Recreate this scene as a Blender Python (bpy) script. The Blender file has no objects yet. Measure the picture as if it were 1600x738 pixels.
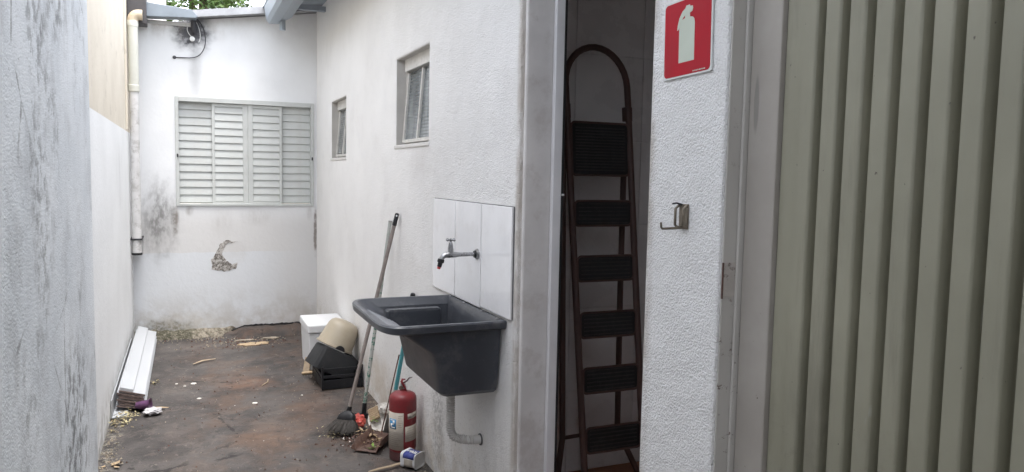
import bpy, bmesh, math, random
from mathutils import Vector, Matrix, noise as mnoise

random.seed(7)
PI = math.pi
scene = bpy.context.scene
col = scene.collection

# ------------------------------------------------------------------ camera
F, W0 = 1180.0, 1600.0
yaw = math.atan(511 / F * math.cos(math.atan(94 / F)))
pitch = math.atan(94 / F)
roll = 0.02
fw = Vector((math.sin(yaw) * math.cos(pitch), math.cos(yaw) * math.cos(pitch), -math.sin(pitch)))
rt = Vector((math.cos(yaw), -math.sin(yaw), 0))
up = rt.cross(fw)
rt2 = rt * math.cos(roll) + up * math.sin(roll)
up2 = -rt * math.sin(roll) + up * math.cos(roll)
cam_d = bpy.data.cameras.new('camera')
cam = bpy.data.objects.new('camera', cam_d)
col.objects.link(cam)
M = Matrix((rt2, up2, -fw)).transposed().to_4x4()
M.translation = (0, 0, 1.55)
cam.matrix_world = M
cam_d.sensor_width = 36
cam_d.lens = F / W0 * 36
cam_d.clip_start = 0.02
cam_d.clip_end = 1000
scene.camera = cam

# ------------------------------------------------------------------ sky, sun, exposure
world = bpy.data.worlds.new('World')
scene.world = world
world.use_nodes = True
wn = world.node_tree
wn.nodes.clear()
sky = wn.nodes.new('ShaderNodeTexSky')
sky.sky_type = 'NISHITA'
sky.sun_disc = False
SUN_DIR = Vector((0.03, -0.17, 1.0)).normalized()      # towards the sun
sky.sun_elevation = math.asin(SUN_DIR.z)
sky.sun_rotation = math.atan2(SUN_DIR.x, SUN_DIR.y)
sky.air_density = 1.0
sky.dust_density = 2.0
sky.ozone_density = 1.0
hs = wn.nodes.new('ShaderNodeHueSaturation')
hs.inputs['Saturation'].default_value = 0.31            # overcast: nearly white cloud
bg = wn.nodes.new('ShaderNodeBackground')
bg.inputs['Strength'].default_value = 0.15
wo = wn.nodes.new('ShaderNodeOutputWorld')
wn.links.new(sky.outputs[0], hs.inputs['Color'])
wn.links.new(hs.outputs[0], bg.inputs['Color'])
wn.links.new(bg.outputs[0], wo.inputs[0])
sun_d = bpy.data.lights.new('sun', 'SUN')
sun_d.energy = 1.0
sun_d.angle = math.radians(35)
sun_d.color = (1.0, 0.985, 0.965)
sun = bpy.data.objects.new('sun', sun_d)
col.objects.link(sun)
sun.rotation_euler = SUN_DIR.to_track_quat('Z', 'Y').to_euler()
vs = scene.view_settings
vs.view_transform = 'Standard'
vs.look = 'None'
vs.exposure = 2.53
vs.gamma = 1.0
vs.use_curve_mapping = False
scene.cycles.use_denoising = True
scene.cycles.max_bounces = 9
scene.cycles.diffuse_bounces = 5
scene.cycles.adaptive_threshold = 0.02
scene.cycles.caustics_reflective = False
scene.cycles.caustics_refractive = False

# ------------------------------------------------------------------ helpers
def T(*a):
    return Vector(a)

class MB:
    """collects shapes in world space; build() links them as one mesh object"""
    def __init__(self, M=None):
        self.v, self.f, self.M = [], [], M
    def add(self, vs_, fs_):
        b = len(self.v)
        for p in vs_:
            p = Vector(p)
            self.v.append(self.M @ p if self.M else p)
        self.f += [tuple(i + b for i in f) for f in fs_]
        return self
    def box(self, x0, x1, y0, y1, z0, z1):
        return self.add([(x0,y0,z0),(x1,y0,z0),(x1,y1,z0),(x0,y1,z0),(x0,y0,z1),(x1,y0,z1),(x1,y1,z1),(x0,y1,z1)],
                        [(0,3,2,1),(4,5,6,7),(0,1,5,4),(1,2,6,5),(2,3,7,6),(3,0,4,7)])
    def obox(self, c, a, b, d):
        c, a, b, d = Vector(c), Vector(a), Vector(b), Vector(d)
        vs_ = [c + sa*a + sb*b + sd*d for sd in (-1,1) for sa, sb in ((-1,-1),(1,-1),(1,1),(-1,1))]
        fs_ = [(0,3,2,1),(4,5,6,7),(0,1,5,4),(1,2,6,5),(2,3,7,6),(3,0,4,7)]
        if a.cross(b).dot(d) < 0:
            fs_ = [tuple(reversed(f)) for f in fs_]
        return self.add(vs_, fs_)
    def tube(self, pts, r, n=10, cap=True, flat=1.0):
        pts = [Vector(p) for p in pts]
        k = len(pts)
        rs = r if isinstance(r, (list, tuple)) else [r] * k
        tans = []
        for i in range(k):
            a = pts[max(i-1, 0)]; b = pts[min(i+1, k-1)]
            tans.append((b - a).normalized())
        ref = Vector((0, 0, 1)) if abs(tans[0].z) < 0.9 else Vector((1, 0, 0))
        nrm = tans[0].cross(ref).normalized()
        vs_, fs_ = [], []
        for i in range(k):
            t = tans[i]
            nrm = (nrm - t * nrm.dot(t)).normalized()
            bi = t.cross(nrm)
            for j in range(n):
                a = 2 * PI * j / n
                vs_.append(pts[i] + (nrm * math.cos(a) + bi * math.sin(a) * flat) * rs[i])
        for i in range(k - 1):
            for j in range(n):
                j2 = (j + 1) % n
                fs_.append((i*n+j, i*n+j2, (i+1)*n+j2, (i+1)*n+j))
        if cap:
            fs_.append(tuple(reversed(range(n))))
            fs_.append(tuple((k-1)*n + j for j in range(n)))
        return self.add(vs_, fs_)
    def lathe(self, prof, o, ax=(0,0,1), n=24, a0=0.0, a1=2*PI, cap=True):
        """prof: list of (radius, height)"""
        o, ax = Vector(o), Vector(ax).normalized()
        ref = Vector((1,0,0)) if abs(ax.x) < 0.9 else Vector((0,1,0))
        u = (ref - ax * ref.dot(ax)).normalized(); w = ax.cross(u)
        full = abs(a1 - a0 - 2*PI) < 1e-6
        m = n if full else n + 1
        vs_, fs_ = [], []
        for r, h in prof:
            for j in range(m):
                a = a0 + (a1 - a0) * j / n
                vs_.append(o + ax*h + (u*math.cos(a) + w*math.sin(a))*r)
        for i in range(len(prof)-1):
            for j in range(n):
                j2 = (j+1) % m
                fs_.append((i*m+j, i*m+j2, (i+1)*m+j2, (i+1)*m+j))
        if full and cap:
            if prof[0][0] > 1e-5: fs_.append(tuple(reversed(range(m))))
            if prof[-1][0] > 1e-5: fs_.append(tuple((len(prof)-1)*m + j for j in range(m)))
        return self.add(vs_, fs_)
    def prism(self, poly, o, u, v, d):
        """2-D outline (counter-clockwise in u,v) extruded by vector d"""
        o, u, v, d = Vector(o), Vector(u), Vector(v), Vector(d)
        n = len(poly)
        a = [o + u*p[0] + v*p[1] for p in poly]
        b = [p + d for p in a]
        fs_ = [tuple(reversed(range(n))), tuple(range(n, 2*n))]
        fs_ += [(i, (i+1) % n, n + (i+1) % n, n + i) for i in range(n)]
        if u.cross(v).dot(d) < 0:
            fs_ = [tuple(reversed(f)) for f in fs_]
        return self.add(a + b, fs_)
    def loft(self, rings, closed=True, cap0=False, cap1=False):
        n = len(rings[0]); vs_ = [p for r in rings for p in r]; fs_ = []
        for i in range(len(rings)-1):
            for j in range(n if closed else n-1):
                j2 = (j+1) % n
                fs_.append((i*n+j, i*n+j2, (i+1)*n+j2, (i+1)*n+j))
        if cap0: fs_.append(tuple(reversed(range(n))))
        if cap1: fs_.append(tuple((len(rings)-1)*n + j for j in range(n)))
        return self.add(vs_, fs_)
    def build(self, name, mat, parent=None, origin=None, smooth=None, bevel=0.0, seg=2, solid=0.0):
        me = bpy.data.meshes.new(name)
        if parent is not None:
            o0 = Vector((0,0,0)); q = parent
            while q is not None:
                o0 += q.location; q = q.parent
        else:
            o0 = Vector(origin) if origin is not None else Vector((0,0,0))
        me.from_pydata([tuple(p - o0) for p in self.v], [], self.f)
        me.validate()
        bm = bmesh.new(); bm.from_mesh(me)
        bmesh.ops.recalc_face_normals(bm, faces=bm.faces)
        bm.to_mesh(me); bm.free()
        if smooth is not None:
            me.shade_smooth()
            me.set_sharp_from_angle(angle=math.radians(smooth))
        me.materials.append(mat)
        ob = bpy.data.objects.new(name, me)
        col.objects.link(ob)
        if parent is not None:
            ob.parent = parent
        else:
            ob.location = o0
        if solid:
            md = ob.modifiers.new('solid', 'SOLIDIFY'); md.thickness = solid; md.offset = 0
        if bevel:
            md = ob.modifiers.new('bevel', 'BEVEL'); md.width = bevel; md.segments = seg
            md.limit_method = 'ANGLE'; md.angle_limit = math.radians(40)
        return ob

def tag(o, label=None, cat=None, group=None, kind=None):
    if label: o['label'] = label
    if cat: o['category'] = cat
    if group: o['group'] = group
    if kind: o['kind'] = kind
    return o

def thing(name, label, cat, loc=(0,0,0), group=None):
    o = bpy.data.objects.new(name, None)
    o.empty_display_size = 0.1
    col.objects.link(o)
    o.location = loc
    return tag(o, label, cat, group)

def copy_part(ob, parent, dloc):
    c = ob.copy(); col.objects.link(c); c.parent = parent
    c.location = ob.location + Vector(dloc)
    return c

def wall_cells(us, zs, holes, t0, t1, axis):
    """wall slab with openings; us/zs breakpoints, holes = (u0,u1,z0,z1); axis 'x': slab between x=t0..t1, u is y"""
    mb = MB()
    us = sorted(set(us + [h[0] for h in holes] + [h[1] for h in holes]))
    zs = sorted(set(zs + [h[2] for h in holes] + [h[3] for h in holes]))
    def P(t, u, z): return (t, u, z) if axis == 'x' else (u, t, z)
    nu, nz = len(us), len(zs)
    idx = lambda s, i, j: s*nu*nz + i*nz + j
    vs_ = [P(t, u, z) for t in (t0, t1) for u in us for z in zs]
    def solid(i, j):
        if i < 0 or j < 0 or i >= nu-1 or j >= nz-1: return False
        um, zm = (us[i]+us[i+1])/2, (zs[j]+zs[j+1])/2
        return not any(h[0] < um < h[1] and h[2] < zm < h[3] for h in holes)
    fs_ = []
    for i in range(nu-1):
        for j in range(nz-1):
            if not solid(i, j): continue
            fs_.append((idx(0,i,j), idx(0,i,j+1), idx(0,i+1,j+1), idx(0,i+1,j)))
            fs_.append((idx(1,i,j), idx(1,i+1,j), idx(1,i+1,j+1), idx(1,i,j+1)))
            if not solid(i-1, j): fs_.append((idx(0,i,j), idx(1,i,j), idx(1,i,j+1), idx(0,i,j+1)))
            if not solid(i+1, j): fs_.append((idx(0,i+1,j), idx(0,i+1,j+1), idx(1,i+1,j+1), idx(1,i+1,j)))
            if not solid(i, j-1): fs_.append((idx(0,i,j), idx(0,i+1,j), idx(1,i+1,j), idx(1,i,j)))
            if not solid(i, j+1): fs_.append((idx(0,i,j+1), idx(1,i,j+1), idx(1,i+1,j+1), idx(0,i+1,j+1)))
    mb.add(vs_, fs_)
    return mb

# ------------------------------------------------------------------ material helpers
class Mat:
    def __init__(self, name, rough=0.6, metal=0.0, spec=0.5):
        self.m = bpy.data.materials.new(name); self.m.use_nodes = True
        self.t = self.m.node_tree; self.n = self.t.nodes; self.l = self.t.links
        self.b = self.n['Principled BSDF']
        self.b.inputs['Roughness'].default_value = rough
        self.b.inputs['Metallic'].default_value = metal
        self.b.inputs['Specular IOR Level'].default_value = spec
        self._pos = None; self._obj = None; self.cache = {}
    def setv(self, sock, val):
        if hasattr(val, 'is_linked') or hasattr(val, 'links'):
            self.l.new(val, sock)
        else:
            if hasattr(sock.default_value, '__len__'):
                if len(sock.default_value) == 4 and len(val) == 3: val = (*val, 1)
            sock.default_value = val
    def pos(self):
        if not self._pos: self._pos = self.n.new('ShaderNodeNewGeometry').outputs['Position']
        return self._pos
    def obj(self):
        if not self._obj: self._obj = self.n.new('ShaderNodeTexCoord').outputs['Object']
        return self._obj
    def rand(self):
        return self.n.new('ShaderNodeObjectInfo').outputs['Random']
    def math(self, op, a, b=0.0, clamp=False):
        q = self.n.new('ShaderNodeMath'); q.operation = op; q.use_clamp = clamp
        self.setv(q.inputs[0], a); self.setv(q.inputs[1], b); return q.outputs[0]
    def vmath(self, op, a, b=(0,0,0)):
        q = self.n.new('ShaderNodeVectorMath'); q.operation = op
        self.setv(q.inputs[0], a); self.setv(q.inputs[1], b)
        return q.outputs['Value'] if op in ('LENGTH', 'DISTANCE', 'DOT_PRODUCT') else q.outputs[0]
    def xyz(self, v):
        q = self.n.new('ShaderNodeSeparateXYZ'); self.l.new(v, q.inputs[0]); return q.outputs
    def noise(self, v, scale=5.0, detail=4.0, rough=0.55, dist=0.0, stretch=None):
        key = (v.node.name, v.name, scale, detail, rough, dist, stretch)
        if key in self.cache: return self.cache[key]
        if stretch: v = self.vmath('MULTIPLY', v, stretch)
        q = self.n.new('ShaderNodeTexNoise'); self.l.new(v, q.inputs['Vector'])
        q.inputs['Scale'].default_value = scale; q.inputs['Detail'].default_value = detail
        q.inputs['Roughness'].default_value = rough; q.inputs['Distortion'].default_value = dist
        self.cache[key] = q.outputs['Fac']
        return q.outputs['Fac']
    def voro(self, v, scale=5.0, feature='F1'):
        q = self.n.new('ShaderNodeTexVoronoi'); q.feature = feature
        self.l.new(v, q.inputs['Vector']); q.inputs['Scale'].default_value = scale
        return q.outputs['Distance']
    def ramp(self, x, a, b, lo=0.0, hi=1.0, smooth=True):
        q = self.n.new('ShaderNodeMapRange'); q.interpolation_type = 'SMOOTHSTEP' if smooth else 'LINEAR'
        self.setv(q.inputs['Value'], x)
        q.inputs['From Min'].default_value = a; q.inputs['From Max'].default_value = b
        q.inputs['To Min'].default_value = lo; q.inputs['To Max'].default_value = hi
        return q.outputs['Result']
    def mix(self, f, a, b):
        q = self.n.new('ShaderNodeMix'); q.data_type = 'RGBA'
        self.setv(q.inputs[0], f); self.setv(q.inputs[6], a); self.setv(q.inputs[7], b)
        return q.outputs[2]
    def blob(self, c, r, soft=0.6, wob=0.25, ws=9.0, brk=0.0, bs=30.0, bstretch=None):
        """soft-edged ellipsoid mask in world space with a noisy outline; brk breaks it up with noise"""
        p = self.pos()
        d = self.vmath('LENGTH', self.vmath('DIVIDE', self.vmath('SUBTRACT', p, c), r))
        d = self.math('ADD', d, self.math('MULTIPLY', self.math('SUBTRACT', self.noise(p, 6.0 if ws < 7 else 11.0, 3), 0.5), wob*4))
        m = self.ramp(d, 1.0 - soft, 1.0, 1.0, 0.0)
        if brk:
            k = self.ramp(self.noise(p, bs, 5, 0.65, 0, bstretch), 0.5 - 0.12, 0.5 + 0.14)
            m = self.math('MULTIPLY', m, self.math('ADD', self.math('MULTIPLY', k, brk), 1 - brk))
        return m
    def mul(self, *a):
        r = a[0]
        for x in a[1:]: r = self.math('MULTIPLY', r, x)
        return r
    def bump(self, h, strength=0.5, dist=0.01):
        q = self.n.new('ShaderNodeBump'); self.setv(q.inputs['Height'], h)
        self.setv(q.inputs['Strength'], strength)
        q.inputs['Distance'].default_value = dist
        self.l.new(q.outputs[0], self.b.inputs['Normal'])
        return q
    def color(self, c): self.setv(self.b.inputs['Base Color'], c); return self
    def roughness(self, r): self.setv(self.b.inputs['Roughness'], r); return self

def simple(name, c, rough=0.5, metal=0.0, var=0.12, scale=14.0, bump=0.0, bscale=120.0, spec=0.5, dirt=None, dirt_amt=0.4):
    k = Mat(name, rough, metal, spec)
    v = k.obj()
    nz = k.ramp(k.noise(v, scale, 5, 0.6), 0.25, 0.75)
    a = tuple(x * (1 - var) for x in c); b = tuple(min(1, x * (1 + var)) for x in c)
    cc = k.mix(nz, a, b)
    if dirt:
        f = k.ramp(k.noise(v, scale * 1.7, 6, 0.7), 0.5, 0.68, 0, dirt_amt)
        cc = k.mix(f, cc, dirt)
    k.color(cc)
    k.roughness(k.ramp(nz, 0, 1, max(0.05, rough - 0.07), min(1, rough + 0.07), False))
    if bump: k.bump(k.noise(v, bscale, 3), bump, 0.002)
    return k.m

R, B, L = 1.17, 7.55, -0.45          # right wall, back wall, left wall

# ---- house plaster (right wall): white, rough stucco close by, smoother far back
k = Mat('white_stucco', 0.85)
p = k.pos(); x, y, z = k.xyz(p)
c = k.mix(k.ramp(k.noise(p, 1.6, 4), 0.3, 0.7), (0.80, 0.785, 0.765), (0.86, 0.845, 0.825))
c = k.mix(k.math('MULTIPLY', k.ramp(k.noise(p, 5.0, 5, 0.65, 0, (1, 0.4, 0.4)), 0.52, 0.75), 0.22), c, (0.60, 0.585, 0.58))
low = k.mul(k.ramp(z, 0.02, 0.42, 1, 0), k.ramp(k.noise(p, 7, 5, 0.65), 0.38, 0.62))
c = k.mix(k.math('MULTIPLY', low, 0.6), c, (0.50, 0.42, 0.32))
speck = k.mul(k.ramp(z, 0.1, 0.75, 1, 0), k.ramp(k.noise(p, 60, 4, 0.7), 0.56, 0.66))
c = k.mix(k.math('MULTIPLY', speck, 0.55), c, (0.30, 0.28, 0.26))
c = k.mix(k.math('MULTIPLY', k.blob((R, 2.78, 0.25), (0.2, 0.26, 0.55), 0.8, 0.2, 5, 0.5, 12, (1,1,0.2)), 0.4), c, (0.42, 0.40, 0.39))
c = k.mix(k.math('MULTIPLY', k.blob((R, 3.62, 0.25), (0.2, 0.14, 0.38), 0.7, 0.2, 6, 0.8, 45), 0.65), c, (0.24, 0.23, 0.22))
c = k.mix(k.math('MULTIPLY', k.blob((R, 5.0, 0.18), (0.2, 0.7, 0.22), 0.8, 0.2, 4, 0.4, 10), 0.5), c, (0.55, 0.46, 0.36))
c = k.mix(k.math('MULTIPLY', k.blob((R, 4.0, 1.60), (0.2, 0.35, 0.16), 0.9, 0.2, 8, 0.5, 14, (1,1,0.3)), 0.22), c, (0.55, 0.50, 0.48))
edge = k.math('ADD', k.ramp(y, 1.785, 1.815, 1, 0), k.ramp(y, 2.63, 2.655, 0, 1))
edge = k.mul(edge, k.ramp(y, 1.72, 1.77, 0, 1), k.ramp(y, 2.665, 2.70, 1, 0), k.ramp(k.noise(p, 9, 4, 0.6, 0, (1,1,0.5)), 0.35, 0.6))
c = k.mix(k.math('MULTIPLY', edge, 0.8), c, (0.46, 0.41, 0.36))
gr = k.mul(k.ramp(k.noise(p, 3.6, 6, 0.7, 0, (1, 0.5, 0.6)), 0.50, 0.72), 0.16)
c = k.mix(gr, c, (0.56, 0.53, 0.50))
nick = k.ramp(k.noise(p, 11, 6, 0.75, 0, (1, 1, 0.6)), 0.715, 0.74)
c = k.mix(k.math('MULTIPLY', nick, 0.6), c, (0.25, 0.24, 0.23))
k.color(c)
near = k.ramp(y, 3.2, 5.6, 1.0, 0.22)
h = k.math('ADD', k.math('MULTIPLY', k.noise(p, 190, 2, 0.6), 1.0), k.math('ADD', k.math('MULTIPLY', k.noise(p, 70, 2), 0.5), k.math('MULTIPLY', k.noise(p, 7, 3), 2.2)))
k.bump(h, k.math('MULTIPLY', near, 1.0), 0.0075)
M_STUCCO = k.m

# ---- back wall plaster, stained
k = Mat('stained_white_plaster', 0.85)
p = k.pos(); x, y, z = k.xyz(p)
c = k.mix(k.ramp(k.noise(p, 2.2, 4), 0.3, 0.7), (0.74, 0.745, 0.75), (0.80, 0.805, 0.81))
repaint = k.ramp(k.math('ADD', z, k.math('MULTIPLY', k.noise(p, 9, 3), 0.03)), 0.795, 0.80, 1, 0)
repaint = k.mul(repaint, k.ramp(x, 0.55, 1.0, 1, 0.2))
c = k.mix(k.math('MULTIPLY', k.ramp(z, 1.0, 1.30, 1, 0), 0.8), c, (0.60, 0.585, 0.57))  # lower wall greyer: grey paint, deepened to follow the overhead light falloff
c = k.mix(k.math('MULTIPLY', repaint, 0.8), c, (0.655, 0.675, 0.70))
mold = k.blob((-0.235, B, 1.10), (0.23, 0.3, 0.50), 0.9, 0.12, 7, 0.55, 26, (1, 1, 0.4))
c = k.mix(k.math('MULTIPLY', mold, 0.85), c, (0.17, 0.165, 0.16))
m2 = k.blob((-0.105, B, 1.06), (0.035, 0.3, 0.20), 0.8, 0.25, 20, 0.5, 50)
c = k.mix(k.math('MULTIPLY', m2, 0.7), c, (0.16, 0.14, 0.12))
m3 = k.blob((-0.20, B, 0.05), (0.34, 0.3, 0.16), 0.6, 0.25, 11, 0.6, 40)
c = k.mix(k.math('MULTIPLY', m3, 0.95), c, (0.075, 0.075, 0.045))
m4 = k.blob((0.02, B, 0.13), (0.42, 0.3, 0.15), 0.8, 0.2, 6, 0.5, 15)
c = k.mix(k.math('MULTIPLY', m4, 0.35), c, (0.50, 0.42, 0.30))
m5 = k.blob((0.06, B, 2.80), (0.24, 0.3, 0.24), 0.95, 0.14, 10, 0.4, 25)
c = k.mix(k.ramp(m5, 0.0, 0.6, 0, 0.95, False), c, (0.06, 0.06, 0.07))
m6 = k.blob((0.085, B, 2.45), (0.075, 0.3, 0.40), 0.95, 0.10, 8, 0.3, 10, (1, 1, 0.3))
c = k.mix(k.math('MULTIPLY', m6, 0.62), c, (0.33, 0.33, 0.33))
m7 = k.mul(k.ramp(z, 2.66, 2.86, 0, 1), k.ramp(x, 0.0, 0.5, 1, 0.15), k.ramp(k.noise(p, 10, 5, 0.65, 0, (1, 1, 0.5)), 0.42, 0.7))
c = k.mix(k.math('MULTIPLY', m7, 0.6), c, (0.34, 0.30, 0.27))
m8 = k.blob((1.155, B, 0.98), (0.022, 0.3, 0.30), 0.7, 0.3, 14, 0.6, 30)
c = k.mix(k.ramp(m8, 0, 0.6, 0, 0.85, False), c, (0.20, 0.17, 0.15))
m9 = k.mul(k.ramp(z, 0.02, 0.30, 1, 0), k.ramp(x, 0.45, 0.9, 0, 1), k.ramp(k.noise(p, 5, 4), 0.3, 0.65))
c = k.mix(k.math('MULTIPLY', m9, 0.45), c, (0.48, 0.40, 0.34))
# skim coat lost around the spalled spot
hole = k.blob((0.40, B, 0.78), (0.15, 0.3, 0.14), 0.7, 0.30, 11)
c = k.mix(k.math('MULTIPLY', hole, 0.35), c, (0.56, 0.54, 0.52))
for (sx_, sz_, w_, h_, amt) in ((-0.085, 1.10, 0.03, 0.16, 0.8), (0.02, 1.17, 0.05, 0.07, 0.45), (1.10, 1.16, 0.04, 0.10, 0.5), (0.62, 1.12, 0.20, 0.12, 0.25), (0.30, 1.05, 0.14, 0.20, 0.2)):
    c = k.mix(k.math('MULTIPLY', k.blob((sx_, B, sz_), (w_, 0.3, h_), 0.9, 0.2, 11, 0.6, 22, (1, 1, 0.25)), amt), c, (0.19, 0.16, 0.135))
gb = k.mul(k.ramp(z, 0.0, 0.55, 1, 0), k.ramp(k.noise(p, 4.5, 6, 0.7), 0.38, 0.62), 0.62)
c = k.mix(gb, c, (0.40, 0.36, 0.31))
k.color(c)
h = k.math('ADD', k.math('MULTIPLY', k.noise(p, 22, 5, 0.6), 0.5), k.math('MULTIPLY', hole, -0.12))
k.bump(h, 0.45, 0.008)
M_BACK = k.m

k = Mat('exposed_mortar', 0.95)
p = k.pos()
c = k.mix(k.ramp(k.noise(p, 45, 6, 0.75), 0.40, 0.60), (0.13, 0.115, 0.10), (0.52, 0.49, 0.46))
k.color(c); k.bump(k.noise(p, 60, 5, 0.7), 1.0, 0.012)
M_SPALL = k.m
k = Mat('crumbling_mortar', 0.95)
p = k.pos(); x, y, z = k.xyz(p)
c = k.mix(k.ramp(k.noise(p, 28, 5, 0.7), 0.35, 0.65), (0.10, 0.085, 0.06), (0.34, 0.30, 0.24))
c = k.mix(k.mul(k.ramp(x, -0.02, 0.12, 1, 0), k.ramp(k.noise(p, 40, 5, 0.7), 0.3, 0.6), 0.9), c, (0.05, 0.05, 0.03))
k.color(c); k.bump(k.noise(p, 50, 6, 0.7), 0.9, 0.015)
M_FILLET = k.m
# ---- left boundary wall: white to shoulder height, beige above
k = Mat('two_tone_plaster', 0.85)
p = k.pos(); x, y, z = k.xyz(p)
white = k.mix(k.ramp(k.noise(p, 2.0, 4), 0.3, 0.7), (0.80, 0.81, 0.815), (0.85, 0.86, 0.865))
beige = k.mix(k.ramp(k.noise(p, 2.5, 4), 0.3, 0.7), (0.66, 0.60, 0.50), (0.73, 0.67, 0.57))
st = k.mul(k.ramp(k.noise(p, 14, 6, 0.7, 0, (1, 0.3, 0.5)), 0.56, 0.72), 0.4)
beige = k.mix(st, beige, (0.34, 0.29, 0.24))
c = k.mix(k.ramp(z, 1.853, 1.859), white, beige)
d1 = k.blob((L, 6.2, 1.5), (0.3, 0.5, 0.35), 0.9, 0.2, 5, 0.9, 14, (1, 1, 0.15))
c = k.mix(k.math('MULTIPLY', d1, 0.3), c, (0.45, 0.45, 0.45))
d2 = k.mul(k.ramp(z, 0.03, 0.30, 1, 0), k.ramp(k.noise(p, 10, 5, 0.65), 0.4, 0.62))
c = k.mix(k.math('MULTIPLY', d2, 0.6), c, (0.28, 0.26, 0.23))
d3 = k.mul(k.ramp(y, 7.25, 7.5), k.ramp(k.noise(p, 12, 4), 0.35, 0.6))
c = k.mix(k.math('MULTIPLY', d3, 0.4), c, (0.35, 0.34, 0.33))
k.color(c)
k.bump(k.noise(p, 30, 5, 0.6), 0.35, 0.006)
M_LEFT = k.m

# ---- weathered near wall: grey-white with dark runs and mould
k = Mat('weathered_grey_plaster', 0.88)
p = k.pos(); x, y, z = k.xyz(p)
c = k.mix(k.ramp(k.noise(p, 3.0, 5), 0.3, 0.7), (0.66, 0.695, 0.73), (0.76, 0.79, 0.82))
run = k.ramp(k.noise(p, 7.0, 6, 0.72, 0.0, (1, 0.5, 0.45)), 0.48, 0.68)
c = k.mix(k.math('MULTIPLY', run, 0.5), c, (0.40, 0.41, 0.425))
zone = k.math('MAXIMUM', k.blob((-0.32, 2.60, 0.72), (0.3, 0.50, 0.48), 0.8, 0.15, 4), k.blob((-0.32, 2.3, 2.05), (0.3, 0.6, 0.22), 0.9, 0.2, 4))
zone = k.math('MAXIMUM', zone, k.mul(k.ramp(k.noise(p, 2.6, 4, 0.6, 0, (1, 1, 0.6)), 0.50, 0.66), 0.7))
mold = k.mul(zone, k.ramp(k.noise(p, 34, 7, 0.76, 0.1, (1, 0.42, 0.5)), 0.45, 0.60))
c = k.mix(k.math('MULTIPLY', mold, 0.78), c, (0.085, 0.09, 0.092))
spk = k.ramp(k.noise(p, 75, 4, 0.75, 0, (1, 0.4, 0.8)), 0.60, 0.66)
c = k.mix(k.math('MULTIPLY', spk, 0.35), c, (0.22, 0.225, 0.235))
ck = k.n.new('ShaderNodeTexVoronoi'); ck.feature = 'DISTANCE_TO_EDGE'; ck.inputs['Scale'].default_value = 2.3
k.l.new(k.vmath('ADD', k.vmath('MULTIPLY', p, (1, 1, 0.8)), k.vmath('MULTIPLY', k.n.new('ShaderNodeTexNoise').outputs['Color'], (0, 0, 0))), ck.inputs['Vector'])
wob = k.noise(p, 18, 4)
crk = k.ramp(k.math('ADD', ck.outputs['Distance'], k.math('MULTIPLY', k.math('SUBTRACT', wob, 0.5), 0.06)), 0.0, 0.010, 1, 0)
crk = k.mul(crk, k.ramp(k.noise(p, 2.3, 2), 0.55, 0.62))
c = k.mix(k.math('MULTIPLY', crk, 0.6), c, (0.16, 0.165, 0.175))
k.color(c)
h = k.math('ADD', k.noise(p, 190, 2, 0.6), k.math('MULTIPLY', k.noise(p, 40, 4, 0.7), 0.8))
k.bump(h, 0.45, 0.004)
M_PIER = k.m

# ---- yard floor: dark screed with red-brown dirt
k = Mat('dark_screed', 0.9, 0.0, 0.22)
p = k.pos(); x, y, z = k.xyz(p)
c = k.mix(k.ramp(k.noise(p, 2.2, 6, 0.62), 0.32, 0.68), (0.047, 0.043, 0.042), (0.094, 0.085, 0.080))
br = k.mul(k.ramp(k.noise(p, 2.6, 8, 0.7, 0.4), 0.42, 0.66), k.ramp(x, -0.35, 0.35))
c = k.mix(k.math('MULTIPLY', br, 0.65), c, (0.115, 0.074, 0.053))
b1 = k.blob((0.42, 5.75, 0), (0.28, 0.25, 0.5), 0.9, 0.25, 6, 0.5, 14)
b2 = k.blob((0.78, 5.0, 0), (0.30, 0.40, 0.5), 0.9, 0.25, 6, 0.5, 14)
b3 = k.blob((0.45, 4.6, 0), (0.28, 0.40, 0.5), 0.9, 0.25, 6, 0.5, 14)
c = k.mix(k.math('MULTIPLY', b1, 0.6), c, (0.18, 0.10, 0.065))
c = k.mix(k.math('MULTIPLY', b2, 0.4), c, (0.16, 0.095, 0.066))
c = k.mix(k.math('MULTIPLY', b3, 0.35), c, (0.19, 0.115, 0.075))
dk = k.ramp(k.noise(p, 13, 8, 0.75, 0.3, (1, 0.55, 1)), 0.53, 0.66)
c = k.mix(k.math('MULTIPLY', dk, 0.55), c, (0.035, 0.033, 0.034))
lt = k.ramp(k.noise(p, 20, 6, 0.75, 0.1, (1, 0.6, 1)), 0.59, 0.70)
c = k.mix(k.math('MULTIPLY', lt, 0.4), c, (0.30, 0.26, 0.22))
sh = k.ramp(k.noise(p, 5.5, 7, 0.75, 0.6), 0.565, 0.585)
c = k.mix(k.math('MULTIPLY', sh, 0.3), c, (0.15, 0.125, 0.108))
sh2 = k.ramp(k.noise(p, 4.1, 7, 0.75, 0.9, (1.3, 0.8, 1)), 0.60, 0.615)
c = k.mix(k.math('MULTIPLY', sh2, 0.4), c, (0.042, 0.040, 0.040))
ve = k.n.new('ShaderNodeTexVoronoi'); ve.feature = 'DISTANCE_TO_EDGE'; ve.inputs['Scale'].default_value = 1.15
k.l.new(p, ve.inputs['Vector'])
crk = k.ramp(k.math('ADD', ve.outputs['Distance'], k.math('MULTIPLY', k.math('SUBTRACT', k.noise(p, 8, 5, 0.7), 0.5), 0.16)), 0.0, 0.006, 1, 0)
crk = k.mul(crk, k.ramp(k.noise(p, 1.6, 2), 0.48, 0.56))
c = k.mix(k.math('MULTIPLY', crk, 0.7), c, (0.022, 0.020, 0.020))
ws = k.ramp(k.noise(p, 34, 2, 0.5), 0.775, 0.79)
c = k.mix(k.math('MULTIPLY', ws, 0.9), c, (0.6, 0.58, 0.55))
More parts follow.
